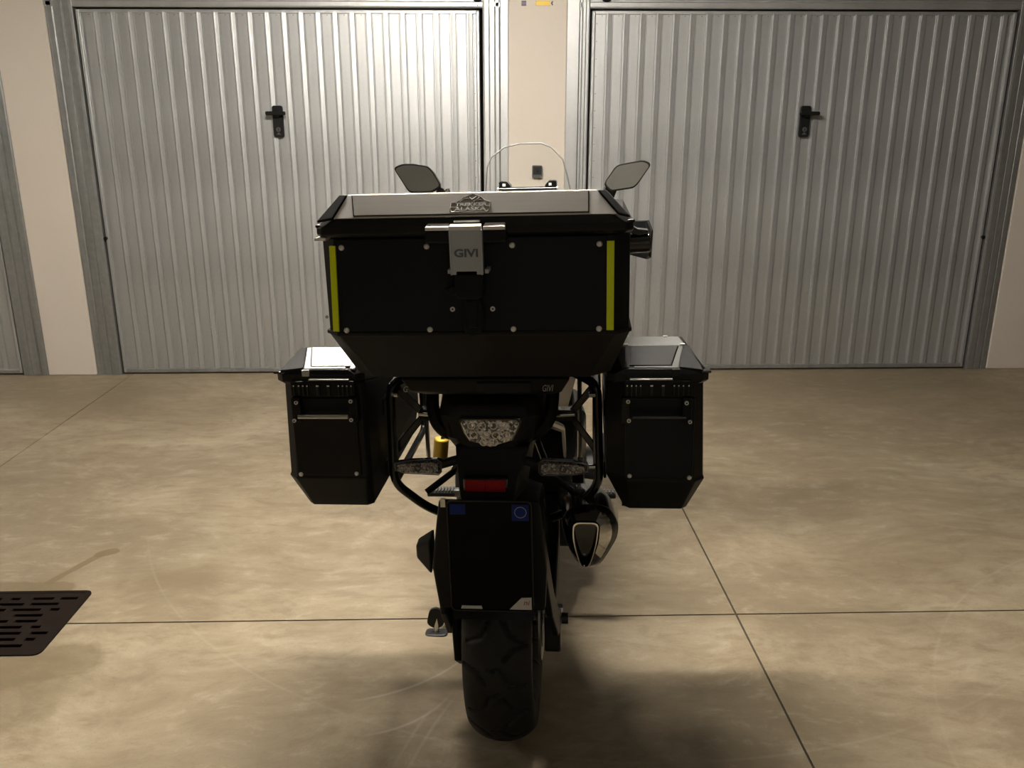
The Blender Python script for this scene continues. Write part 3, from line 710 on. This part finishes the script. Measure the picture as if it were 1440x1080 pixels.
MB().loft([[(x, -.172, z) for x, z in op], [(x, -.186, z) for x, z in op], [(ocx+(x-ocx)*.90, -.186, ocz+(z-ocz)*.94) for x, z in op], [(ocx+(x-ocx)*.90, -.176, ocz+(z-ocz)*.94) for x, z in op]], cap=False).build('outlet_ring', 'chrome', ex, smooth=True, angle=40)
MB().loft([[(ocx+(x-ocx)*.905, -.1765, ocz+(z-ocz)*.945) for x, z in op], [(ocx+(x-ocx)*.905, -.06, ocz+(z-ocz)*.945) for x, z in op], [(ocx+(x-ocx)*.02, -.06, ocz+(z-ocz)*.02) for x, z in op]], cap=False).build('outlet_bore', 'pit_dark', ex)
MB().prism([(.190,.545),(.216,.545),(.220,.556),(.186,.556)], -.150, -.104).build('outlet_lip', 'steel', ex)
MB().tube(arc([(.153,.37,.467),(.13,.55,.40),(.10,.72,.24),(.06,.95,.22),(.05,1.10,.40)], .1), .024, 14).build('exhaust_pipe', 'steel', mc, smooth=True)
MB().box(.168,.196,-.02,.01,.672,.73).build('muffler_hanger', 'rack_black', mc, bevel=.004)
MB().cyl((.160,-.012,.700), (.205,-.012,.700), .006, 10).build('hanger_bolt', 'chrome', mc, smooth=True)

# foot pegs, side stand
for s in (-1, 1):
    pg = MB().box(min(s*.205,s*.290), max(s*.205,s*.290), .478,.512,.408,.424).build('foot_peg', 'rubber', mc, bevel=.004)
    for k in range(8):
        x = s*(.212+.0098*k); MB().box(x-.003, x+.003, .479,.511,.424,.430).build('peg_rib', 'cast_alloy', pg)
    MB().box(min(s*.13,s*.21), max(s*.13,s*.21), .482,.508,.405,.43).build('peg_bracket', 'cast_alloy', mc, bevel=.005)
sd = MB().tube([(-.125,.56,.34),(-.205,.46,.14),(-.248,.375,.055)], [.015,.013,.012], 12).build('side_stand', 'rack_black', mc, smooth=True)
MB().xf(Matrix.Identity(4)).prism(roundpoly([(-.290,.038),(-.262,.022),(-.236,.034),(-.232,.072),(-.252,.098),(-.278,.090)], .014), .352, .362).build('stand_foot', 'rubber', sd, bevel=.002)
MB().prism(roundpoly([(-.295,.335),(-.225,.335),(-.225,.375),(-.295,.375)], .016), -.006, .012, 'z').build('stand_pad', 'dark_alloy', sd, bevel=.003)
MB().tube([(-.262,.355,.008),(-.256,.36,.06)], .008, 8).build('stand_shank', 'steel', sd, smooth=True)

# engine, frame and bodywork further forward
MB().loft([[(-.16,.48,.24),(.16,.48,.24),(.16,.48,.52),(-.16,.48,.52)], [(-.20,.70,.20),(.20,.70,.20),(.20,.70,.62),(-.20,.70,.62)], [(-.18,1.00,.24),(.18,1.00,.24),(.17,1.00,.60),(-.17,1.00,.60)], [(-.13,1.12,.36),(.13,1.12,.36),(.13,1.12,.56),(-.13,1.12,.56)]]).build('engine', 'dark_alloy', mc, bevel=.02, seg=3)
for s in (-1, 1): MB().cyl((s*.16,.76,.36), (s*.232,.76,.36), .105, 28).build('engine_cover', 'dark_alloy', mc, smooth=True, bevel=.01)
def tk(y, w, z0, z1): return [(-w*.7,y,z0),(w*.7,y,z0),(w,y,(z0*.4+z1*.6)),(w*.75,y,z1-.012),(w*.3,y,z1),(-w*.3,y,z1),(-w*.75,y,z1-.012),(-w,y,(z0*.4+z1*.6))]
MB().loft([tk(.30,.11,.74,.89), tk(.36,.13,.72,.90), tk(.55,.20,.66,1.03), tk(.75,.21,.66,1.06), tk(.93,.15,.74,1.02), tk(1.0,.10,.80,.97)]).build('fuel_tank', 'paint_silver', mc, smooth=True, angle=60, bevel=.008)
MB().loft([tk(-.18,.11,.955,.985), tk(-.05,.125,.945,1.00), tk(.08,.13,.89,.955), tk(.18,.14,.80,.885), tk(.34,.13,.78,.875), tk(.50,.09,.80,.90)]).build('seat', 'seat_vinyl', mc, smooth=True, angle=60, bevel=.006)
for s in (-1, 1):
    MB().tube([(s*.10,1.03,.86),(s*.14,.80,.62),(s*.13,.50,.42)], .022, 12).build('frame_spar', 'rack_black', mc, smooth=True)
    fk = MB().tube([(s*.105,1.085,1.06),(s*.105,1.25,.62)], .022, 14).build('fork_tube', 'steel', mc, smooth=True)
    MB().tube([(s*.105,1.22,.70),(s*.100,FY-.015,.29)], [.029,.027], 14).build('fork_slider', 'dark_alloy', fk, smooth=True)
    MB().prism([(1.30,.30),(1.37,.30),(1.37,.40),(1.31,.40)], s*.085 if s > 0 else -.115, .115 if s > 0 else -.085, 'x').build('front_caliper', 'gold', mc, bevel=.006)
MB().cyl((-.125,FY,TR), (.125,FY,TR), .010, 12).build('front_axle', 'steel', mc)
MB().box(-.135,.135,1.055,1.115,1.045,1.075).build('triple_clamp', 'dark_alloy', mc, bevel=.008)
ff = MB(); rings = []
for k in range(13):
    a = radians(-70+120*k/12); rad = TR+.016
    rings.append([(x, FY-(rad+dz)*sin(a), TR+(rad+dz)*cos(a)) for x, dz in ((-.075,-.04),(-.06,.0),(.06,.0),(.075,-.04),(.070,-.041),(.056,-.004),(-.056,-.004),(-.070,-.041))])
ff.loft(rings).build('front_mudguard', 'black_plastic', mc, smooth=True)
def fr_(y, w, z0, z1): return [(-w*.45,y,z0),(w*.45,y,z0),(w,y,z0*.45+z1*.55),(w*.8,y,z1),(-w*.8,y,z1),(-w,y,z0*.45+z1*.55)]
MB().loft([fr_(1.02,.20,.80,1.05), fr_(1.16,.235,.78,1.16), fr_(1.30,.20,.80,1.12), fr_(1.42,.12,.86,1.02), fr_(1.47,.05,.90,.97)]).build('front_fairing', 'paint_silver', mc, bevel=.015, seg=3)
MB().box(-.09,.09,1.06,1.10,1.13,1.235).build('instrument_panel', 'gloss_black', mc, bevel=.008)
# handlebar
MB().tube(arc([(-.385,.88,1.125),(-.24,.94,1.135),(-.11,1.04,1.10),(.11,1.04,1.10),(.24,.94,1.135),(.385,.88,1.125)], .06), .011, 12).build('handlebar', 'rack_black', mc, smooth=True)
for s in (-1, 1):
    MB().tube([(s*.27,.927,1.133),(s*.395,.876,1.124)], .0165, 14).build('grip', 'rubber', mc, smooth=True)
    MB().tube(arc([(s*.24,.97,1.135),(s*.30,.99,1.13),(s*.40,.935,1.12)], .03), .006, 8).build('lever', 'cast_alloy', mc, smooth=True)
    MB().loft([[(s*.40,.86,1.09),(s*.41,.86,1.17),(s*.415,.87,1.17),(s*.41,.87,1.08)], [(s*.40,.98,1.06),(s*.40,.98,1.19),(s*.41,.985,1.19),(s*.41,.985,1.06)], [(s*.27,1.035,1.09),(s*.27,1.035,1.18),(s*.27,1.045,1.18),(s*.27,1.045,1.09)]]).build('hand_guard', 'black_plastic', mc, bevel=.004)
# windscreen, its bar and brackets
edge = [(-.150,1.26),(-.146,1.30),(-.138,1.368),(-.122,1.401),(-.077,1.433),(-.023,1.444),(.050,1.443),(.084,1.429),(.122,1.388),(.137,1.330),(.146,1.285),(.150,1.25)]
base = [(-.150,1.26),(-.165,1.16),(-.12,1.08),(-.05,1.05),(.05,1.05),(.12,1.08),(.165,1.16),(.150,1.25)]
def scr(x, z): return 1.135-(z-1.25)*.28-.9*x*x*1.6
ws = MB(); cols = 21
zb = lambda x: 1.06+.6*abs(x)
def ztop(x):
    for (x0,z0),(x1,z1) in zip(edge[:-1], edge[1:]):
        if x0 <= x <= x1: return z0+(z1-z0)*(x-x0)/(x1-x0)
    return 1.255
rings = []
for k in range(cols+1):
    x = -.1499+.2998*k/cols; za, zc = zb(x), ztop(x)
    rings.append([(x, scr(x, za+(zc-za)*q/10), za+(zc-za)*q/10) for q in range(11)]+[(x, scr(x, za+(zc-za)*q/10)+.0035, za+(zc-za)*q/10) for q in range(10,-1,-1)])
wso = ws.loft(rings).build('windscreen', 'clear_screen', mc, smooth=True, angle=60)
MB().tube([(x, scr(x, z)+.001, z) for x, z in edge], .0026, 8).build('screen_rim', 'screen_edge', wso, smooth=True)
yb = 1.07
MB().tube([(-.100,yb,1.292),(.100,yb,1.292)], .0088, 12).build('accessory_bar', 'gloss_black', mc, smooth=True)
for s, x in ((-1,-.078), (1,.080)):
    bk = MB().prism([(x-.020,1.262),(x+.020,1.262),(x+.020,1.306 if s < 0 else 1.318),(x+(.006 if s < 0 else .012),1.321),(x-(.012 if s < 0 else .006),1.321),(x-.020,1.318 if s < 0 else 1.306)], yb-.006, yb+.05).build('bar_bracket', 'gloss_black', mc, bevel=.003)
    MB().box(x-.007, x+.003, yb-.0085, yb-.0055, 1.304, 1.313).build('bracket_screw', 'rivet_metal', bk)
    MB().cyl((x+s*.0205,yb,1.292), (x+s*.0235,yb,1.292), .0115, 14).build('bar_end_cap', 'steel', bk, smooth=True)
MB().loft([[(-.05,yb+.05,1.20),(.05,yb+.05,1.20),(.05,yb+.08,1.20),(-.05,yb+.08,1.20)], [(-.09,yb+.03,1.275),(.09,yb+.03,1.275),(.09,yb+.06,1.275),(-.09,yb+.06,1.275)]]).build('screen_support', 'black_plastic', mc, bevel=.004)
# mirrors
mL = [(-.446,1.372),(-.442,1.380),(-.417,1.389),(-.380,1.389),(-.328,1.380),(-.310,1.362),(-.286,1.318),(-.289,1.308),(-.318,1.292),(-.390,1.292),(-.402,1.300)]
mR = [(.259,1.306),(.263,1.318),(.294,1.362),(.305,1.370),(.350,1.378),(.388,1.383),(.408,1.376),(.413,1.366),(.370,1.305),(.355,1.293),(.283,1.284),(.275,1.287)]
for poly, s, tl_, pn in ((mL, -1, radians(2.5), radians(-4)), (mR, 1, radians(5.5), radians(4))):
    cx = sum(p[0] for p in poly)/len(poly); cz = sum(p[1] for p in poly)/len(poly); y0 = 1.0
    RM = Matrix.Translation((cx,y0,cz)) @ Matrix.Rotation(pn, 4, 'Z') @ Matrix.Rotation(-tl_, 4, 'X') @ Matrix.Translation((-cx,-y0,-cz))
    pp = roundpoly(poly, .008, 2)
    hs = MB().loft([[(x, y0-.003, z) for x, z in pp], [(x, y0+.012, z) for x, z in pp], [(cx+(x-cx)*.7, y0+.045, cz+(z-cz)*.7) for x, z in pp]]).xf(RM).build('mirror', 'gloss_black', mc, bevel=.002)
    MB().prism([(cx+(x-cx)*.925, cz+(z-cz)*.88) for x, z in pp], y0-.0045, y0-.002).xf(RM).build('mirror_glass', 'mirror_glass', hs)
    MB().tube(arc([(s*.27,y0+.025,1.300),(s*.245,.985,1.24),(s*.25,.95,1.14)], .03), .0075, 10).build('stem', 'rack_black', hs, smooth=True)
    MB().prism([(s*.305,1.296),(s*.292,1.312),(s*.280,1.306),(s*.268,1.290),(s*.268,1.262),(s*.292,1.262)], y0-.002, y0+.026).build('pivot', 'gloss_black', hs, smooth=True)

# ------------------------------------------------------------------ top case
tc = bike_thing('top_case', 'large black top case with two yellow reflective strips, on the tail rack', 'top case', (0,-.2,1.032))
CX = -.001
def tc_ring(z, hw, yf, yb_, ch): return [(CX-hw+ch,yf,z),(CX+hw-ch,yf,z),(CX+hw,yf+ch,z),(CX+hw,yb_-ch,z),(CX+hw-ch,yb_,z),(CX-hw+ch,yb_,z),(CX-hw,yb_-ch,z),(CX-hw,yf+ch,z)]
MB().loft([tc_ring(1.035,.250,-.350,.02,.040), tc_ring(1.133,.286,-.400,.06,.028), tc_ring(1.137,.283,-.397,.06,.028), tc_ring(1.312,.283,-.397,.06,.030)]).build('body', 'case_black', tc, bevel=.004)
MB().loft([tc_ring(1.130,.2875,-.4015,.062,.028), tc_ring(1.137,.2875,-.4015,.062,.028)]).build('lower_seam', 'case_black', tc, bevel=.0015)
MB().box(CX-.247,CX+.241,-.401,-.3965,1.140,1.310).build('rear_panel', 'case_panel', tc, bevel=.002)
rv = None
for (x, z) in ((-.2395,1.295),(-.083,1.295),(.0715,1.295),(.2265,1.295),(-.2425,1.1355),(-.085,1.136),(.070,1.136),(.226,1.1355)):
    if z < 1.2: z += .006
    if rv is None:
        rv = MB().ball((0,0,0), .0054, 8, (1,.55,1)).build('rivet', 'rivet_metal', smooth=True); rv.parent = tc; rv.location = Vector((x,-.4015,z))-ORG[tc]
    else: inst(rv, tc, Vector((x,-.4015,z))-ORG[tc])
for x in (-.041,.033):
    MB().ring((x,-.4015,1.180), 'y', .0046, .0018, .003, 16).build('lock_screw', 'rivet_metal', tc)
MB().add([(CX-.262,-.3990,1.298),(CX-.250,-.4020,1.298),(CX-.256,-.4020,1.139),(CX-.268,-.3990,1.139),(CX-.262,-.39,1.298),(CX-.250,-.39,1.298),(CX-.256,-.39,1.139),(CX-.268,-.39,1.139)], [(0,1,2,3),(7,6,5,4),(0,4,5,1),(1,5,6,2),(2,6,7,3),(3,7,4,0)]).build('reflective_strip', 'reflective_yellow', tc)
MB().add([(CX+.2405,-.4022,1.3),(CX+.2535,-.4022,1.3),(CX+.2535,-.4022,1.139),(CX+.2405,-.4022,1.139),(CX+.2405,-.39,1.3),(CX+.2535,-.39,1.3),(CX+.2535,-.39,1.139),(CX+.2405,-.39,1.139)], [(0,1,2,3),(7,6,5,4),(0,4,5,1),(1,5,6,2),(2,6,7,3),(3,7,4,0)]).build('reflective_strip', 'reflective_yellow', tc)
# lid
def lid_ring(z, xl, xr, yf, yb_, ch, zb_=None):
    zb_ = z if zb_ is None else zb_
    return [(xl+ch,yf,z),(xr-ch,yf,z),(xr,yf+ch,z),(xr,yb_-ch,zb_),(xr-ch,yb_,zb_),(xl+ch,yb_,zb_),(xl,yb_-ch,zb_),(xl,yf+ch,z)]
LF0, LF1 = (-.420, 1.3475), (-.388, 1.3868)         # foot and head of the sloping face
lid = MB().loft([lid_ring(1.314,-.277,.281,-.412,.07,.012), lid_ring(1.320,-.281,.286,-.420,.075,.012), lid_ring(1.334,-.281,.286,-.421,.075,.014), lid_ring(1.3475,-.262,.266,LF0[0],.065,.020,1.335), lid_ring(LF1[1],-.236,.236,LF1[0],.0,.008,1.345)]).build('lid', 'lid_black', tc, bevel=.0025)
fu = Vector((0, LF1[0]-LF0[0], LF1[1]-LF0[1])); fl_ = fu.length; fu.normalize(); fnn = Vector((1,0,0)).cross(fu)     # face frame: up the slope, outward normal
def fp(x, t, o): q = Vector((x, LF0[0], LF0[1]))+fu*(t*fl_)+fnn*o; return tuple(q)
def slab_on_face(quad, o0, o1): return MB().loft([[fp(x, t, o0) for x, t in quad], [fp(x, t, o1) for x, t in quad]])
slab_on_face([(-.244,.02),(.256,.02),(.222,.995),(-.223,.995)], -.002, .0012).build('face_sheet', 'lid_alu', lid, bevel=.0006)
slab_on_face([(-.2085,.09),(.2085,.09),(.2085,.97),(-.2165,.97)], .0008, .0018).build('panel_gap', 'pit_dark', lid)
slab_on_face([(-.2070,.115),(.2068,.115),(.2068,.975),(-.2148,.975)], .001, .0028).build('face_panel', 'brushed_alu', lid, bevel=.0006)
sl = (1.345-LF1[1])/(.0-LF1[0])
MB().loft([[(-.223,LF1[0]+.001,LF1[1]+.0002),(.222,LF1[0]+.001,LF1[1]+.0002),(.222,-.02,LF1[1]+.0002+sl*(-.02-LF1[0])),(-.223,-.02,LF1[1]+.0002+sl*(-.02-LF1[0]))], [(-.223,LF1[0]+.001,LF1[1]+.0018),(.222,LF1[0]+.001,LF1[1]+.0018),(.222,-.02,LF1[1]+.0018+sl*(-.02-LF1[0])),(-.223,-.02,LF1[1]+.0018+sl*(-.02-LF1[0]))]]).build('top_sheet', 'lid_alu', lid, bevel=.0006)
for s in (-1, 1):                                      # black corner pieces with a raised edge
    xo0, xi0, xo1, xi1 = (-.274,-.246,-.2385,-.2245) if s < 0 else (.279,.259,.2385,.2235)
    q = [(xo0,-.10),(xi0,.02),(xi1,.985),(xo1,.985)] if s < 0 else [(xi0,.02),(xo0,-.10),(xo1,.985),(xi1,.985)]
    slab_on_face(q, -.004, .003).build('corner_piece', 'handle_plastic', lid, bevel=.0015)
    MB().box(*( (-.282,-.262) if s < 0 else (.268,.288) ), -.412,-.385,1.3315,1.338).build('corner_bumper', 'lid_black', lid, bevel=.003)
MB().box(-.284,-.263,-.416,-.380,1.3095,1.3145).build('seal_tab', 'bracket_lit_white', tc, bevel=.001)
# emblem on the lid
em = slab_on_face([(-.032,.175),(.034,.175),(.038,.24),(.037,.53),(-.035,.53),(-.0365,.24)], .0026, .0034).build('emblem', 'brushed_alu', lid)
def eq(X, Y): px = 620+X/14.4; py = 270+Y/14.4; return ((px-662.2)*.001300+.0030, (307.0-py)/36.0)
for ln in ([(200,250),(300,245),(440,140),(510,120),(610,55),(700,100),(770,120),(850,200),(965,240)], [(540,120),(600,185)], [(610,185),(700,110)], [(640,225),(775,125)], [(365,225),(450,155),(580,170)], [(200,250),(180,380),(215,440),(900,440),(955,380),(965,240)], [(200,335),(950,335)], [(640,240),(740,190),(860,215)]):
    MB().tube([fp(*eq(*p), .0034) for p in ln], .0011, 6).build('emblem_line', 'lid_alu', em)
c1, c2 = eq(590,292), eq(580,385)
text('emblem_lettering', 'TREKKER', 'lid_alu', em, fp(*c1,.0040), (1,0,0), fu, .056, .0068, .0009, bold=.02)
text('emblem_lettering', 'ALASKA', 'lid_alu', em, fp(*c2,.0040), (1,0,0), fu, .056, .0078, .0009, bold=.02)
# latch
for x0, x1 in ((-.078,-.036),(.024,.063)):
    MB().loft([[(x0+.003,-.418,1.3385),(x1-.001,-.418,1.3385),(x1,-.436,1.3325),(x0,-.436,1.3325)], [(x0+.003,-.418,1.328),(x1-.001,-.418,1.328),(x1,-.436,1.3265),(x0,-.436,1.3265)]]).build('latch_bracket', 'bracket_lit_white', tc, bevel=.001)
MB().box(-.080,.065,-.432,-.410,1.3035,1.327).build('latch_base', 'lid_black', tc, bevel=.004)
la = MB().loft([[(-.0315,-.446,1.256),(.0205,-.446,1.256),(.0205,-.443,1.256),(-.0315,-.443,1.256)], [(-.0325,-.446,1.3285),(.0210,-.446,1.3285),(.0210,-.443,1.3285),(-.0325,-.443,1.3285)]]).build('latch', 'latch_metal', tc, bevel=.0008)
MB().loft([[(-.034,-.4465,1.3275),(.0225,-.4465,1.3275),(.0225,-.430,1.3275),(-.034,-.430,1.3275)], [(-.034,-.4445,1.3345),(.0215,-.4445,1.3345),(.0215,-.430,1.3375),(-.034,-.430,1.3375)]]).build('latch_hook', 'bracket_lit_white', la, bevel=.001)
MB().box(-.028,.018,-.428,-.420,1.3395,1.3425).build('latch_axle', 'bracket_lit_white', la)
for x in (-.0345,.0195): MB().box(x, x+.004,-.4475,-.430,1.250,1.328).build('latch_side', 'latch_metal', la, bevel=.0006)
for x in (-.0315,.0120): MB().box(x, x+.0075,-.446,-.440,1.2505,1.258).build('latch_toe', 'latch_metal', la, bevel=.0006)
for x in (-.041,.0255): MB().box(x, x+.0065,-.438,-.402,1.251,1.2585).build('hinge_lug', 'latch_metal', la, bevel=.0008)
text('latch_lettering', 'GIVI', 'latch_letter', la, (-.0055,-.4466,1.2885), (1,0,0), (0,0,1), .042, .0145, .0008, bold=.03)
lk = MB().prism(roundpoly([(-.031,1.25),(.022,1.25),(.022,1.215),(.018,1.205),(-.024,1.205),(-.031,1.22)], .006), -.438, -.402).build('lock_body', 'handle_plastic', tc, bevel=.003)
MB().prism(roundpoly([(-.052,1.222),(-.020,1.230),(-.020,1.210),(-.040,1.212)], .006), -.432, -.412).build('lock_flap', 'handle_plastic', lk, bevel=.002)
MB().prism(roundpoly([(-.020,1.206),(.013,1.206),(.019,1.180),(.017,1.145),(.006,1.134),(-.011,1.134),(-.020,1.146),(-.021,1.180)], .008), -.424, -.402).build('key_cover', 'handle_plastic', lk, bevel=.003)
MB().box(-.012,.008,-.4265,-.423,1.150,1.200).build('key_rib', 'black_plastic', lk, bevel=.002)
# carrying strap boss on the side
kb = MB().tube([(.278,-.27,1.277),(.325,-.27,1.279)], .0185, 18).build('side_hinge_cap', 'gloss_black', tc, smooth=True, bevel=.003)
MB().loft([[(.280,-.285,1.318),(.280,-.255,1.318),(.280,-.255,1.300),(.280,-.285,1.300)], [(.300,-.285,1.306),(.300,-.255,1.306),(.300,-.255,1.294),(.300,-.285,1.294)], [(.320,-.285,1.304),(.320,-.255,1.304),(.320,-.255,1.297),(.320,-.285,1.297)]]).build('hinge_arm', 'gloss_black', kb, bevel=.002)

# ------------------------------------------------------------------ side cases
def side_case(s, label, flat, lid_m, panel_m, cp):  # lid_m paints the lamp reflection: bright on one case, dark on the other
    X0 = .262 if s < 0 else .244; X1 = .452                      # inner and outer face, before the sign
    b = bike_thing('side_case', label, 'side case', (s*.33,0,.696), 'side cases on the pannier racks')
    yf, yb_ = -.24, .31
    ridge = -.24+.085+flat
    def sag(y): return .27*max(0, y-ridge)          # the lid falls away towards the handlebar
    ci = .010 if s < 0 else .044
    def rg(z, xi, xo, y0, y1, c_, co_): return [(s*x, y, z) for x, y in ((xi+c_,y0),(xo-co_,y0),(xo,y0+co_),(xo,y1-co_),(xo-co_,y1),(xi+c_,y1),(xi,y1-c_),(xi,y0+c_))]
    MB().loft([rg(.697,X0+ci*.9,.418,yf+.03,yb_-.03,.012,.012), rg(.774,X0,X1,yf,yb_,ci,.022), rg(.778,X0,X1-.003,yf+.002,yb_,ci,.022), [(x, y, z-sag(y)) for x, y, z in rg(.992,X0,X1-.010,yf+.002,yb_,ci,.024)]]).build('body', 'case_black', b, bevel=.004)
    for x0 in (.280,.385): MB().box(*sorted((s*x0, s*(x0+.03))), -.19,.14,.693,.699).build('base_foot', 'rubber', b, bevel=.002)
    MB().box(*sorted((s*.283, s*.424)), yf-.002, yf+.004, .782, .958).build('rear_panel', panel_m, b, bevel=.002)
    rv = None
    for x, z in ((.293,.779),(.417,.776)):
        z += .008
        if rv is None:
            rv = MB().ball((0,0,0), .0050, 8, (1,.55,1)).build('rivet', 'rivet_metal', smooth=True); rv.parent = b; rv.location = Vector((s*x,yf-.003,z))-ORG[b]
        else: inst(rv, b, Vector((s*x,yf-.003,z))-ORG[b])
    # lid: lip, sloping face, top
    run = .085; zt = 1.0455
    def lr(z, xi, xo, y0, y1, c, z1=None): return [(s*x, y, z-sag(y)) for x, y in ((xi+c,y0),(xo-c,y0),(xo,y0+c),(xo,y1-c),(xo-c,y1),(xi+c,y1),(xi,y1-c),(xi,y0+c))]
    rings = [lr(.990,X0+.005,.445,yf-.004,yb_+.004,.016), lr(.996,X0,.450,yf-.008,yb_+.008,.016), lr(1.012,X0,.450,yf-.008,yb_+.008,.016), lr(1.021,X0+.01,.440,yf-.004,yb_,.022)]
    ld = MB().loft(rings+[lr(zt,X0+.016,.412,yf+run,yf+run+max(flat,.004),.001), ]).build('lid', 'lid_black', b, bevel=.0025)
    A, B = Vector((0,yf-.004,1.0215)), Vector((0,yf+run,zt+.0005)); u = (B-A); L = u.length; u.normalize(); nn = Vector((1,0,0)).cross(u)
    def P(x, t, o): q = A+u*(t*L)+nn*o; return (s*x, q.y, q.z)
    def face(quad, o0, o1): return MB().loft([[P(x,t,o0) for x,t in quad], [P(x,t,o1) for x,t in quad]])
    face([(.387,.03),(.300,.03),(.300,.99),(.405,.99)], -.003, .0012).build('face_sheet', lid_m if s < 0 else 'lid_grey', ld, bevel=.0006)
    face([(.3755,.10),(.292,.10),(.300,.97),(.396,.97)], .0008, .0016).build('panel_gap', 'pit_dark', ld)
    face([(.3735,.115),(.290,.115),(.298,.975),(.394,.975)], .001, .0026).build('face_panel', lid_m if s < 0 else 'lid_dark', ld, bevel=.0006)
    face([(.289,.03),(.279,.03),(.284,.99),(.297,.99)], -.003, .0012).build('face_sheet', lid_m if s < 0 else 'lid_dark', ld, bevel=.0006)
    face([(.436,-.08),(.390,.03),(.4065,.985),(.418,.985)], -.004, .0026).build('corner_piece', 'handle_plastic', ld, bevel=.0015)
    MB().box(*sorted((s*.3755, s*.3905)), yf-.0105, yf-.004, 1.008, 1.0215).build('face_lip', lid_m, ld, bevel=.001)
    MB().box(*sorted((s*.2905, s*.3755)), yf-.016, yf-.006, 1.0005, 1.0035).build('handle_edge', 'steel', ld, bevel=.0005)
    MB().box(*sorted((s*.438, s*.4535)), yf-.006, yf+.015, 1.012, 1.0175).build('corner_bumper', 'gloss_black', ld, bevel=.002)
    if flat > .03:
        MB().loft([[(s*x, y, z) for x, y, z in ((.280,yf+run+.003,zt),(.410,yf+run+.003,zt),(.404,yf+run+flat-.004,zt),(.286,yf+run+flat-.004,zt))], [(s*x, y, z+.0018) for x, y, z in ((.280,yf+run+.003,zt),(.410,yf+run+.003,zt),(.404,yf+run+flat-.004,zt),(.286,yf+run+flat-.004,zt))]]).build('top_sheet', 'galv_frame', ld, bevel=.0006)
        for x, y in ((.286,yf+run+.006),(.405,yf+run+.006),(.375,yf+run+flat-.008)):
            MB().box(*sorted((s*(x-.005), s*(x+.005))), y-.004, y+.004, zt, zt+.0045).build('lid_stud', 'rivet_metal', ld, bevel=.001)
    # comb hinge and carrying handle on the rear face
    hg_ = MB().box(*sorted((s*.279, s*.416)), yf-.016, yf+.002, .966, .999).build('hinge_block', 'black_plastic', b, bevel=.002)
    for k, x in enumerate((.285,.294,.303,.312,.334,.357,.379,.388,.397,.408)):
        w = .0065 if x in (.334,.357) else .0030
        MB().box(*sorted((s*(x-w/2), s*(x+w/2))), yf-.0185, yf-.014, .968, .992).build('hinge_tooth', 'rack_black', hg_, bevel=.0006)
        MB().box(*sorted((s*(x-w*.4), s*(x+w*.4))), yf-.0195, yf-.0165, .9885, .9912).build('tooth_screw', 'rivet_metal', hg_)
    hd = MB().tube([(s*.296,yf-.020,.9225),(s*.404,yf-.020,.9225)], .0050, 10).build('carry_handle', 'rack_black' if s > 0 else 'steel', b, smooth=True)
    for x in (.283,.406):
        MB().prism(roundpoly([(s*x-.009,.910),(s*x+.009,.910),(s*x+.009,.965),(s*x-.009,.965)], .004), yf-.022, yf+.002).build('handle_bracket', 'black_plastic', hd, bevel=.002)
    for x, z in ((.287,.958),(.404,.955),(.289,.917),(.412,.915)):
        MB().cyl((s*x,yf-.0255,z), (s*x,yf-.0215,z), .0042, 12).build('handle_screw', 'rivet_metal', hd, smooth=True)
        MB().cyl((s*x,yf-.0262,z), (s*x,yf-.0250,z), .0018, 6).build('screw_socket', 'pit_dark', hd)
    # mounting plate on the inner side
    for z in (.74,.89): MB().box(*sorted((s*(X0-.003), s*(X0+.004))), -.10,.10, z-.02, z+.02).build('mount_rail', 'black_plastic', b, bevel=.003)
    return b
side_case(-1, 'black side case with metal lid toned bright for the lamp reflection, on the side nearer the drain cover', .004, 'lid_alu', 'case_black', None)
side_case(1, 'black side case with dark lid, hanging above the exhaust', .085, 'lid_dark', 'case_panel', None)
